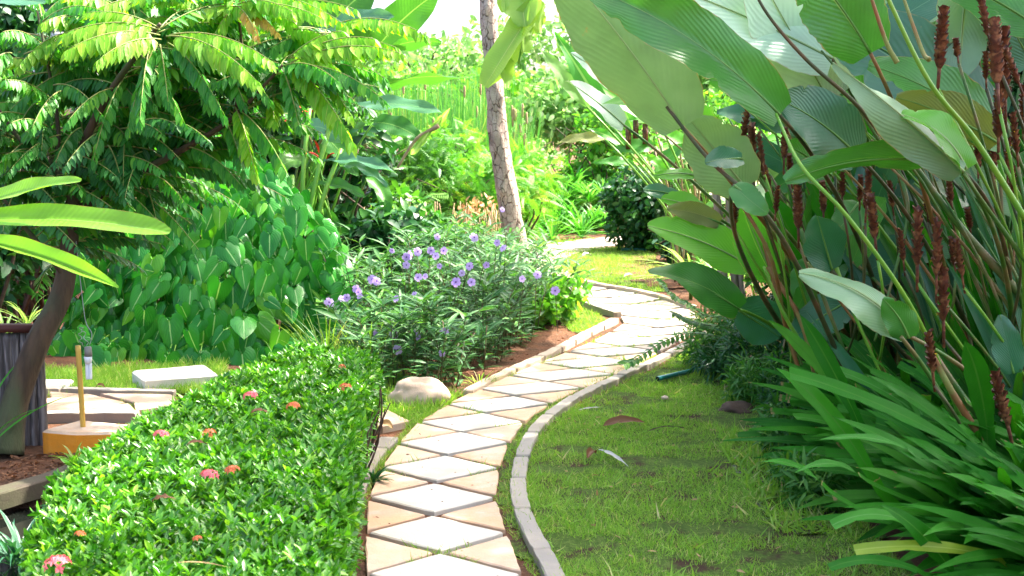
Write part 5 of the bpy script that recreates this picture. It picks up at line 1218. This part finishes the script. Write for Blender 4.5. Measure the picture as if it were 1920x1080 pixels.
# many thin stalks fanning out of each clump
for i in range(120):
    pl = [0, 1, 2, 3, 4, 2, 3][i % 7]; c = CAL[pl].loc; b = c + V(rng.normal() * .22, rng.normal() * .22, 0)
    lean = V(-.30 + rng.normal() * .28, rng.normal() * .2, 1); H = 1.0 + rng.random() * 1.0
    e = b + lean * H * V(.9, .6, 1); e[2] = H
    CAL[pl].part('stalk', tube(bez(b, b + V(lean[0] * .1, 0, H * .5), e, 8), np.linspace(.013, .005, 8), 6), M[('stem', 'stem', 'stem_d', 'stem_b', 'stem_o')[i % 5]])
# sheathing leaf bases, broad and folded
for i in range(110):
    pl = i % 5; c = CAL[pl].loc; b = c + V(rng.normal() * .28, rng.normal() * .2, 0); b[0] = max(b[0], 1.85); H = .6 + rng.random() * 1.0
    e = b + V(-.25 * H + rng.normal() * .18, rng.normal() * .12, H)
    CAL[pl].part('leaf_sheath', ribbon(bez(b, (b + e) / 2 + V(.05, 0, .06), e, 9), .06 + rng.random() * .05, V(rng.normal() * .5, -1, .1), nu=5, fold=.7, prof=P_lance, r=rng.random()), M[('cal_b', 'cal_g', 'strap')[i % 3]])
# shaded inner leaves filling the clumps
for i in range(135):
    pl = [0, 1, 2, 3, 4, 1, 3][i % 7]; c = CAL[pl].loc; a = rng.random() * 6.28; H = .75 + rng.random() * 1.5
    b = c + V(rng.normal() * .40 + .1 - .15 * H, .45 + rng.random() * .7, H); L = .35 + rng.random() * .35
    e = b + V(math.cos(a) * L, math.sin(a) * L * .4, .1 + rng.random() * .25)
    if px_of(b)[0] < 1400 or px_of(e)[0] < 1330: continue
    CAL[pl].part('leaf', ribbon(bez(b, (b + e) / 2 + V(0, 0, .06), e, 12), .16 + rng.random() * .10, V(rng.normal() * .5, -.9, .5), nu=7, fold=.15, wave=.012, prof=P_cal, r=rng.random()), M[('cal_g', 'cal_b', 'cal_g', 'cal_p', 'cal_b')[i % 5]])
    CAL[pl].part('leaf_stalk', tube(bez(c + V(rng.normal() * .2, .2, 0), (c + b) / 2 + V(0, .2, .2), b, 8), .008, 6), M['stem'])

for i in range(80):
    pl = [0, 1, 2, 3, 4, 2, 3][i % 7]; c = CAL[pl].loc; a = rng.random() * 6.28; b = at(1470 + rng.random() * 440, 330 + rng.random() * 300, 6.6 + rng.random() * 1.4); L = .28 + rng.random() * .3
    e = b + V(math.cos(a) * L * .6, math.sin(a) * L * .3, L * (.5 + rng.random() * .5))
    CAL[pl].part('leaf', ribbon(bez(b, (b + e) / 2 + V(0, -.05, .03), e, 12), .12 + rng.random() * .08, V(rng.normal() * .6, -1, .3), nu=7, fold=.18, wave=.012, prof=P_cal, r=rng.random(), rag=.1), M[('cal_b', 'cal_g', 'strap')[i % 3]])
    CAL[pl].part('leaf_stalk', tube(bez(V(b[0] + .15, b[1] + .05, 0), V(b[0] + .12, b[1], b[2] * .6), b, 7), .007, 5), M['stem'])
# flower spikes: two ranks of ragged bracts
def spike_mesh(seed, nb=13):
    r_ = np.random.default_rng(seed); gs = [tube(np.array([V(0, 0, -.45), V(0, 0, 0), V(0, 0, .5), V(0, 0, 1)]), [.035, .04, .035, .02], 6)]
    for k in range(nb):
        z = .02 + k / nb * .93; sg = -1 if k % 2 else 1; w = .115 * (1 - .35 * abs(k / nb - .35)); h = .135
        for q in range(2):
            a = (0 if sg > 0 else math.pi) + r_.normal() * .35 + q * .5
            n_ = 7; aa = np.linspace(-1.5, 1.5, n_) + a; rows = []
            for zz, rr in ((0, .035), (.45, w * .8), (.85, w * 1.05), (1.0, w * (1.25 + r_.random() * .2))):
                jag = r_.random(n_) * (.065 if zz > .9 else .008)
                rows.append(np.c_[np.cos(aa) * rr, np.sin(aa) * rr, z + zz * h + jag])
            v = np.concatenate(rows); f = [(i * n_ + j, i * n_ + j + 1, (i + 1) * n_ + j + 1, (i + 1) * n_ + j) for i in range(3) for j in range(n_ - 1)]
            gs.append(G(v, f, None, r_.random()))
    return cat(gs)
SPM = [mesh_of('flower_spike', spike_mesh(s), M['bract']) for s in range(4)]
blos = spread(leafp(.6, P_ell, 3, 3, .4, .2), frames(np.zeros((3, 3)), V(1, 0, .4) + rng.normal(size=(3, 3)) * .4, V(0, 0, 1), .10)); BLO = mesh_of('yellow_flower', blos, M['yellow'])
SP = [(1757, 22, 132, 5.0), (1792, 72, 108, 5.2), (1850, -10, 70, 5.0), (1866, 40, 160, 4.9), (1880, 60, 190, 5.1), (1908, 85, 160, 5.0), (1868, 172, 260, 5.0), (1903, 210, 290, 5.0), (1885, 260, 330, 5.1), (1860, 265, 320, 5.5), (1388, 205, 270, 6.2), (1408, 235, 318, 6.1), (1427, 250, 310, 6.0), (1440, 285, 350, 6.1), (1466, 240, 300, 6.2), (1450, 350, 400, 6.0),
      (1493, 352, 430, 5.9), (1620, 318, 395, 5.6), (1637, 365, 450, 5.4), (1608, 330, 380, 6.0), (1575, 325, 370, 6.0), (1716, 392, 500, 5.1), (1752, 412, 520, 5.0), (1765, 500, 605, 5.0), (1800, 450, 520, 5.2), (1786, 445, 500, 5.6), (1735, 345, 400, 5.8), (1780, 330, 380, 5.8), (1815, 390, 430, 5.7), (1745, 615, 700, 4.75), (1886, 690, 800, 4.9), (1775, 345, 400, 6.0), (1845, 100, 150, 5.2), (1895, 310, 370, 5.2), (1915, 160, 230, 5.1), (1560, 250, 300, 6.3), (1375, 380, 420, 6.3), (1830, 270, 320, 5.5), (1670, 340, 390, 6.0), (1480, 290, 340, 6.4), (1540, 340, 400, 6.2), (1690, 430, 490, 5.6)]
for i, (px, p0, p1, d) in enumerate(SP):
    lean = V(-.10 + rng.normal() * .10, rng.normal() * .1, 1); bpt = at(px + 4, p1, d); L = (p1 - p0) * d / FPX
    pl = int(np.argmin([abs(c.loc[0] - bpt[0] - .5) for c in CAL[:4]])) if px < 1700 or d > 5.3 else (2 if i % 2 else 3)
    m = frames(bpt, V(rng.normal(), rng.normal(), 0), lean, L * .62, L * .62, L)[0]
    # local +Z must run along the stalk
    zax = unit(lean); xax = unit(np.cross(V(rng.normal(), rng.normal(), .1), zax)); yax = np.cross(zax, xax)
    wsc = min(.19, max(.12, L * .8)) * (.85 + rng.random() * .3)
    m = np.eye(4); m[:3, 0] = xax * wsc; m[:3, 1] = yax * wsc; m[:3, 2] = zax * L; m[:3, 3] = bpt
    s_ = CAL[pl].copies('flower_spike', SPM[i % 4], [m])[0]
    for k in range(1 + i % 3):
        o = bpy.data.objects.new('yellow_flower', BLO); C.objects.link(o); o.parent = s_
        a = rng.random() * 6.28; zz = .15 + rng.random() * .75; o.location = (.11 * math.cos(a), .11 * math.sin(a) - .03, zz); o.scale = (.75, .75, .75 * wsc / L)
    c = CAL[pl].loc; g_ = c + V(rng.normal() * .15, rng.normal() * .15, 0); bt = bpt - zax * L * .3
    CAL[pl].part('flower_stalk', tube(bez(g_, V(bt[0] * .6 + g_[0] * .4, bt[1], bt[2] * .45), bt, 10), .0065, 6), M[('stem_b', 'stem', 'stem_d')[i % 3]])
# papery old stem
old = Root('papery_stump', 'pale peeling papery stump among the calathea stems', 'stump', V(1.7, 8.9, 0))
for k, (px, p0, p1, w) in enumerate(((1345, 345, 470, .030), (1388, 480, 600, .022), (1362, 320, 420, .02))):
    d = 8.9; S = smooth_path([at(px + 12, p1 + 90, d), at(px + 3, (p0 + p1) / 2, d), at(px - 6, p0, d)], 14); S[0, 2] = max(0, S[0, 2]) 
    old.part('papery_stem', tube(np.vstack([V(S[0, 0] + .10, S[0, 1], 0), S[1:]]), np.linspace(w * 1.3, w * .8, len(S)), 10), M['papery'])

# ================================================================== BACKGROUND CALATHEA / GINGER behind the island (sunlit)
gin = Root('ginger_clump', 'sunlit yellow-green ginger clump between the lawn island and the calathea', 'plant', (2.4, 14.2, 0))
GL = [((1135, 262), (1040, 270), 24, 'cal_o'), ((1228, 275), (1148, 285), 40, 'cal_g'), ((1190, 308), (1108, 306), 22, 'cal_g'), ((1280, 238), (1170, 225), 30, 'cal_y'), ((1290, 160), (1120, 80), 50, 'cal_y'), ((1240, 240), (1060, 130), 40, 'pand'), ((1200, 290), (1100, 240), 26, 'pand'),
      ((1300, 280), (1230, 255), 40, 'cal_y'), ((1330, 260), (1260, 200), 44, 'cal_o'), ((1260, 340), (1210, 290), 30, 'cal_y'), ((1230, 330), (1290, 270), 34, 'cal_g'), ((1190, 250), (1130, 130), 40, 'pand'), ((1150, 240), (1040, 60), 44, 'pand'), ((1100, 200), (1010, 90), 36, 'far')]
for i, (a, b, w, m_) in enumerate(GL):
    d = 12.0 + (i % 4) * .5
    gin.part('leaf', big_leaf((*a, d), (*b, d), w, m_, (0, -.8, .6), (0, 0, .06), .2, .015, prof=P_lance, rows=14, nu=7), M[m_])
    A_ = at(*a, d); gin.part('leaf_stalk', tube(bez(V(2.0 + (i % 5) * .12, d + .3, 0), V((A_[0] + 2.2) / 2, d, A_[2] * .6), A_, 9), .012, 6), M['stem_b'])
for i in range(46):
    b = V(1.75 + rng.random() * 1.0, 13.4 + rng.random() * 1.0, 0); e = b + V(-.15 + rng.uniform(-.18, .18), 0, 1.0 + rng.random() * .8)
    gin.part('stalk', tube(bez(b, (b + e) / 2 + V(.05, 0, .1), e, 6), .011, 5), M[('stem_b', 'stem_d', 'drytwig')[i % 3]])
for i in range(40):
    b = V(1.75 + rng.random() * 1.3, 13.3 + rng.random() * 1.4, .5 + rng.random() * 1.0); a = rng.random() * 6.28
    e = b + V(math.cos(a) * .5, math.sin(a) * .3, .05); gin.part('leaf', ribbon(bez(b, (b + e) / 2 + V(0, 0, .1), e, 8), .11, V(0, -.6, .8), nu=5, fold=.2, prof=P_lance, r=rng.random()), M[('cal_y', 'cal_g', 'cal_y', 'cal_o')[i % 4]])
for (px, p0, p1) in ((1192, 225, 260), (1210, 232, 270), (1178, 240, 280)):
    gin.part('flower_spike', tube(np.array([at(px, p1, 12.5), at(px, p0, 12.5)]), .03, 6), M['bract'])

# ================================================================== SPIDER PLANTS, WEEDS UNDER THE CALATHEA
for i, (px, py, lb, n, mt) in enumerate(((1275, 560, 'striped spider plant just left of the two low calathea leaves', 34, ('varieg', 'pand')), (1335, 575, 'second striped spider plant between the two low calathea leaves', 30, ('pand', 'varieg')), (1400, 640, 'narrow-leaved plant under the lower calathea leaf', 30, ('mid', 'strap')))):
    c = gr(px + 20, (562, 575, 700)[i])
    r_ = rosette('spider_plant', lb, 'plant', c + V(0, 0, .22), n, (.62, .6, .42)[i], .028, mt, arch=.35, elev=(.15, 1.2), seed=500 + i)
    r_.part('stem', tube(np.array([c, c + V(0, 0, .12), c + V(0, 0, .24)]), .02, 6), M['stem'])
WD = [(1.42, 8.75, .26, .40, .35, .32, 2600, .055, 'mid', 'weedy bush of small leaves over the end of the teal pipe'), (1.56, 8.0, .25, .38, .4, .32, 2600, .055, 'dark', 'dark weedy undergrowth right of the teal pipe'), (1.50, 7.3, .15, .26, .35, .20, 1600, .045, 'mid', 'low weeds around the dark rocks'),
      (1.75, 6.6, .15, .25, .35, .22, 1000, .045, 'dark', 'dark low weeds between lawn and strap leaves'), (1.72, 9.5, .30, .30, .4, .32, 1100, .05, 'mid', 'leafy weed beside the kerb under the spider plants'), (2.0, 8.9, .5, .5, .6, .6, 1800, .07, 'dark', 'dark shrub behind the lower calathea leaf'),
      (2.7, 8.8, .8, .8, .5, 1.0, 4600, .13, 'dark', 'dark shrub deep behind the calathea stems'), (3.5, 8.7, 1.2, 1.0, .6, 1.5, 6500, .14, 'dark', 'tall dark shrub behind the calathea on the far right'), (2.5, 8.35, .55, .6, .3, .75, 3200, .12, 'dark', 'added dark leafy backing between the stalks low behind the calathea'), (3.15, 8.1, .9, .7, .35, 1.1, 4200, .12, 'dark', 'added dark leafy backing between the stalks at the right edge'), (4.1, 6.4, 1.0, .8, .9, 1.3, 4200, .13, 'dark', 'dark bush behind the bottom right bed at the picture edge'), (4.9, 11.5, 1.6, 1.6, 1.0, 1.9, 4000, .16, 'dark', 'tall dark evergreen behind the calathea top'), (3.3, 11.4, 1.0, 1.0, .8, 1.2, 2600, .12, 'mid', 'green bush seen between the calathea stems')]  # leafy growth between the stalks is added as backing for deep shade
for i, (x, y, z, rx, ry, rz, n, s, m_, lb) in enumerate(WD): bush('undergrowth_bush', lb, (x, y, z), (rx, ry, rz), n, s, m_, g=ll_ if i < 5 else gl, parts=60 if i < 6 else 0, seed=600 + i, group='undergrowth below and behind the calathea', stems_n=12 if z > .4 else 0)
for i, (x, y, lb) in enumerate(((1.42, 7.55, 'lush narrow-leaved weeds just right of the dark rocks'), (1.50, 6.95, 'narrow-leaved weeds between the rocks and the strap lilies'), (1.46, 6.35, 'weeds at the left foot of the farthest strap lily'), (1.36, 8.3, 'weeds over the middle of the teal pipe'), (1.32, 5.5, 'sparse weeds on the dark shade patch beside the strap lilies'))):
    bush('weed_patch', lb, (x, y, .10), (.20, .30, .16), 800, .075, ('mid', 'dark')[i % 2], g=ll_, parts=60, seed=650 + i, up=.6, stems_n=0, group='weeds along the right edge of the lawn')
A = np.array(shade_outline); n = 2600; x = A[:, 0].min() + rng.random(n) * np.ptp(A[:, 0]); y = A[:, 1].min() + rng.random(n) * np.ptp(A[:, 1]); k = vnoise(x * 5, y * 5, 77) > .45; x, y = x[k], y[k]; n = len(x)
d_ = rand_dirs(n, 1.0, .6); d_[:, 2] = np.abs(d_[:, 2])
single('grass', spread(blade, frames(np.c_[x, y, gheight(x, y) + .012], d_, rand_dirs(n), .03 + rng.random(n) * .07)), M['grass'], kind='stuff', label='straggling grass on the dark shade patch')
# arching sprig with paired leaves that hangs over the path
spg = Root('arching_sprig', 'thin arching sprig of paired leaves hanging over the right path edge', 'plant', (1.45, 8.9, 0))
for k, (P_) in enumerate((((1380, 640), (1300, 625), (1245, 640), (1195, 672), (1172, 682)), ((1420, 560), (1340, 595), (1290, 570), (1262, 555), (1240, 530)), ((1410, 620), (1330, 610), (1290, 600), (1265, 588)))):
    S = smooth_path([at(x, y, 8.5 - .06 * j) for j, (x, y) in enumerate(P_)], 24); S = np.vstack([V(1.5, 8.9, .05), S])
    st = spg.part('stem', tube(S, .003, 5), M['stem']); tn = unit(np.gradient(S, axis=0)); ms = []
    for j in range(3, len(S)):
        for sg in (-1, 1): ms.append(frames(S[j], unit(np.cross(tn[j], V(0, -.4, 1))) * sg + tn[j] * .6 + rng.normal(size=3) * .1, V(0, -.4, 1) + rng.normal(size=3) * .2, .055)[0])
    me = mesh_of('leaf', bl, M['mid']); spg.copies('leaf', me, ms, parent=st)

# ================================================================== STRAP-LEAVED CLUMPS bottom right
SC = [(1.80, 5.85), (1.85, 5.5), (1.80, 5.2), (1.98, 5.0), (1.80, 4.8), (1.95, 4.6), (2.05, 5.35), (1.85, 5.9), (2.15, 4.9), (1.84, 6.2), (2.2, 5.8), (1.98, 4.25), (2.4, 5.2)]
SCL = ['at the top left of the bed beside the weeds', 'second from the lawn below the drooping grey leaf', 'nearest the lawn beside the dark shade patch', 'in the middle of the bed', 'low at the front edge of the lawn', 'low at the front, below the flower spike', 'behind the middle, under the calathea stalks', 'under the drooping grey calathea leaf', 'against the right picture edge', 'farthest back beside the dark weeds', 'at the back right under the calathea', 'nearest the camera in the bottom corner', 'deepest on the right under the stalks']
for i, (x, y) in enumerate(SC):
    rosette('strap_lily', 'dark green strap-leaved lily ' + SCL[i], 'plant', V(x + .12, y, -.01), 60, (.84 if i in (6, 7, 10, 12) else .70), .052, ('strap', 'strap', 'strap', 'strap', 'strap_p'), prof=P_strap if i % 3 else P_cut, arch=.24, elev=(.35, 1.35), az=(1.9, 4.7), seed=700 + i, fold=.2, r0=.09, rows=12, face_add=(-.25, -1.0, .1), group='strap-leaved lilies in the bottom right bed')
    
SX = [((1790, 1078, 4.3), (1648, 946, 4.15), 46, 'strap', (-.2, -.9, .5), P_lance), ((1870, 1046, 4.3), (1602, 1032, 4.2), 32, 'strap_y', (0, -.8, .8), P_cut), ((1702, 842, 4.55), (1530, 826, 4.4), 22, 'strap_p', (0, -.7, .9), P_lance),
      ((1540, 905, 4.7), (1428, 866, 4.5), 20, 'strap_p', (0, -.8, .7), P_lance), ((1610, 890, 4.6), (1490, 886, 4.4), 26, 'strap_p', (0, -.7, .9), P_lance), ((1790, 830, 4.8), (1480, 700, 4.6), 40, 'strap', (0, -.9, .7), P_cut), ((1640, 900, 4.8), (1455, 690, 4.7), 44, 'strap', (-.2, -.9, .6), P_strap),
      ((1850, 860, 4.9), (1620, 700, 4.7), 34, 'strap', (0, -.9, .7), P_lance), ((1850, 800, 5.0), (1808, 640, 4.9), 58, 'strap', (-.3, -1, .2), P_strap), ((1920, 960, 4.6), (1815, 888, 4.5), 44, 'strap', (0, -.9, .6), P_lance), ((1600, 770, 5.2), (1500, 590, 5.2), 40, 'strap', (-.3, -.9, .3), P_strap),
      ((1560, 720, 5.6), (1440, 600, 5.5), 34, 'strap', (-.2, -.9, .6), P_lance), ((1780, 900, 4.6), (1560, 780, 4.5), 34, 'strap', (0, -.9, .7), P_lance), ((1700, 980, 4.4), (1560, 985, 4.3), 30, 'strap_p', (0, -.8, .7), P_cut), ((1720, 1070, 4.2), (1555, 1065, 4.1), 26, 'strap', (0, -.8, .7), P_cut)]
fr_ = Root('strap_lily', 'front strap-leaved lily with one yellow cut leaf lying level', 'plant', V(2.0, 4.6, 0), 'strap-leaved lilies in the bottom right bed')
for (a, b, w, m_, fc, pr) in SX:
    w *= .82; fr_.part('leaf', big_leaf(a, b, w, m_, fc, (0, 0, .06), .2, .003, prof=pr, rows=16, nu=5), M[m_])
    A_ = at(*a); B_ = at(*b); e_ = A_ + unit(A_ - B_) * .12 + V(0, .05, -.08)
    fr_.part('leaf_base', ribbon(bez(V(1.95, 4.7, 0) + V(rng.normal() * .1, rng.normal() * .1, 0), e_, A_, 8), w * a[2] / FPX * .62, V(*fc), nu=3, fold=.2, prof=lambda v: np.full_like(v, 1.0)), M[m_])

# bottom-left water plants
for i, (px, py, n, L, mt, lb) in enumerate(((20, 985, 22, .22, 'cal_b', 'blue-green grassy water plant in the bottom left pond'), (45, 1075, 16, .16, 'cal_b', 'small leafy sprig at the bottom left corner of the pond'), (-60, 700, 9, .34, 'strap_p', 'thin-leaved grass plant at the left edge before the fence'))):
    c = at(px, py, 4.9 if i < 2 else 6.1); c[2] = -.10 if i < 2 else 0
    rosette('water_plant' if i < 2 else 'grass_tuft', lb, 'plant', c, n, L * (1.9 if i < 2 else 2), .02 if i else .014, mt, arch=.3, elev=(.5, 1.3), seed=800 + i)
for i, (px, py, lb) in enumerate(((212, 868, 'tiny weed at the trunk foot by the pond kerb'), (228, 826, 'leafy weed against the orange block'), (140, 868, 'small grass tuft on the brown litter'), (270, 850, 'green weed between the orange block and the hedge'), (700, 905, 'small dark weed growing on the hedge-side kerb stone'))):
    rosette('weed', lb, 'weed', gr(px, py), 16, .12, .016, ('mid', 'grass', 'grass', 'fresh', 'dark')[i], arch=.3, elev=(.3, 1.4), seed=820 + i, group='small weeds by the hedge')

# ================================================================== BANANA LEAF HANGING IN FRONT OF THE TRUNK
bp = Root('banana_tree', 'banana tree with a torn yellow-green leaf hanging in front of the pale trunk', 'tree', (2.35, 10.2, 0))
bp.part('pseudostem', tube(smooth_path([V(2.35, 10.2, -.02), V(2.30, 10.2, 1.2), V(2.15, 10.1, 2.5)], 18), np.linspace(.14, .08, 19), 14), M['stem'])
cr = V(2.15, 10.1, 2.5)
hub_ = at(1010, -40, 9.4)
bp.part('midrib', tube(smooth_path([cr, V(1.5, 9.8, 3.3), hub_ + V(.25, 0, .25), hub_, at(985, 60, 9.3), at(972, 120, 9.3)], 30), np.linspace(.03, .008, 31), 8), M['stem_b'])
BF = [((1012, 0), (909, 162), 56, (-.5, -1, .2)), ((1000, 40), (912, 164), 55, (.5, -1, .1)), ((988, -40), (985, 50), 78, (-.2, -1, .2)), ((1000, -50), (996, 46), 62, (.4, -1, .1)), ((985, 25), (982, 98), 34, (.6, -.8, 0)), ((970, 30), (965, 82), 40, (-.6, -.8, 0)), ((952, -30), (944, 24), 26, (0, -1, -.3)),
      ((1020, 20), (1012, 62), 30, (.5, -1, 0)), ((950, 100), (948, 166), 34, (.3, -1, 0))]
for i, (a, b, w, fc) in enumerate(BF):
    bp.part('leaf_strip', big_leaf((*a, 9.3 + (i % 3) * .05), (*b, 9.25 + (i % 2) * .06), w, 'banana_y', fc, ((-.02, 0, .02)), .5 * (-1) ** i, .02, prof=lambda v: np.minimum(1, .5 + v * 1.5) * np.where(v > .75, 1 - (v - .75) * 2.6, 1), rows=14, nu=9, wavef=1.2), M['banana_y'])
for k in range(5):
    a = .3 + k * 1.2; e = cr + V(math.cos(a) * 1.5, math.sin(a) * 1.2 + .3, .5); bp.part('leaf', ribbon(bez(cr, (cr + e) / 2 + V(0, 0, .9), e, 20), .42, V(0, 0, 1), nu=7, fold=.3, wave=.03, prof=P_tap), M['banana'])

# ================================================================== TREE THAT SHADES THE FOREGROUND (unseen, added right of the garden to cast shade)
shade = Root('added_shade_tree', 'unseen tall broad tree added to shade the near path from the right', 'tree', (6.5, 7.5, 0))
shade.part('trunk', lims([V(6.5, 7.5, 0), V(6.4, 7.6, 2.5), V(6.2, 7.6, 5.0)], [.24, .19, .15], 16), M['bark_d'])
for k in range(8):
    a = k * .785; e = V(6.2 + math.cos(a) * 2.6, 7.6 + math.sin(a) * 2.8, 6.6 + .3 * (k % 3)); shade.part('limb', tube(smooth_path([V(6.2, 7.6, 4.6), V(6.2 + math.cos(a), 7.6 + math.sin(a), 5.8), e], 10), np.linspace(.09, .03, 11), 8), M['bark_d'])
shade.part('limb', tube(smooth_path([V(6.2, 7.6, 5.0), V(4.0, 9.0, 6.4), V(1.6, 10.6, 6.9)], 14), np.linspace(.1, .03, 15), 8), M['bark_d'])
ms = np.concatenate([clumpy((6.9, 7.0, 6.9), (4.3, 5.0, 1.5), 15000, .26, gl, seed=900, lumps=46, shell=.2), clumpy((1.5, 10.7, 7.0), (2.1, 1.5, .9), 900, .26, gl, seed=903, lumps=14, shell=.2)])  # second lobe shaped to shade the side path and the mound
shade.part('crown', spread(gl, ms), M['mid'], kind='stuff')
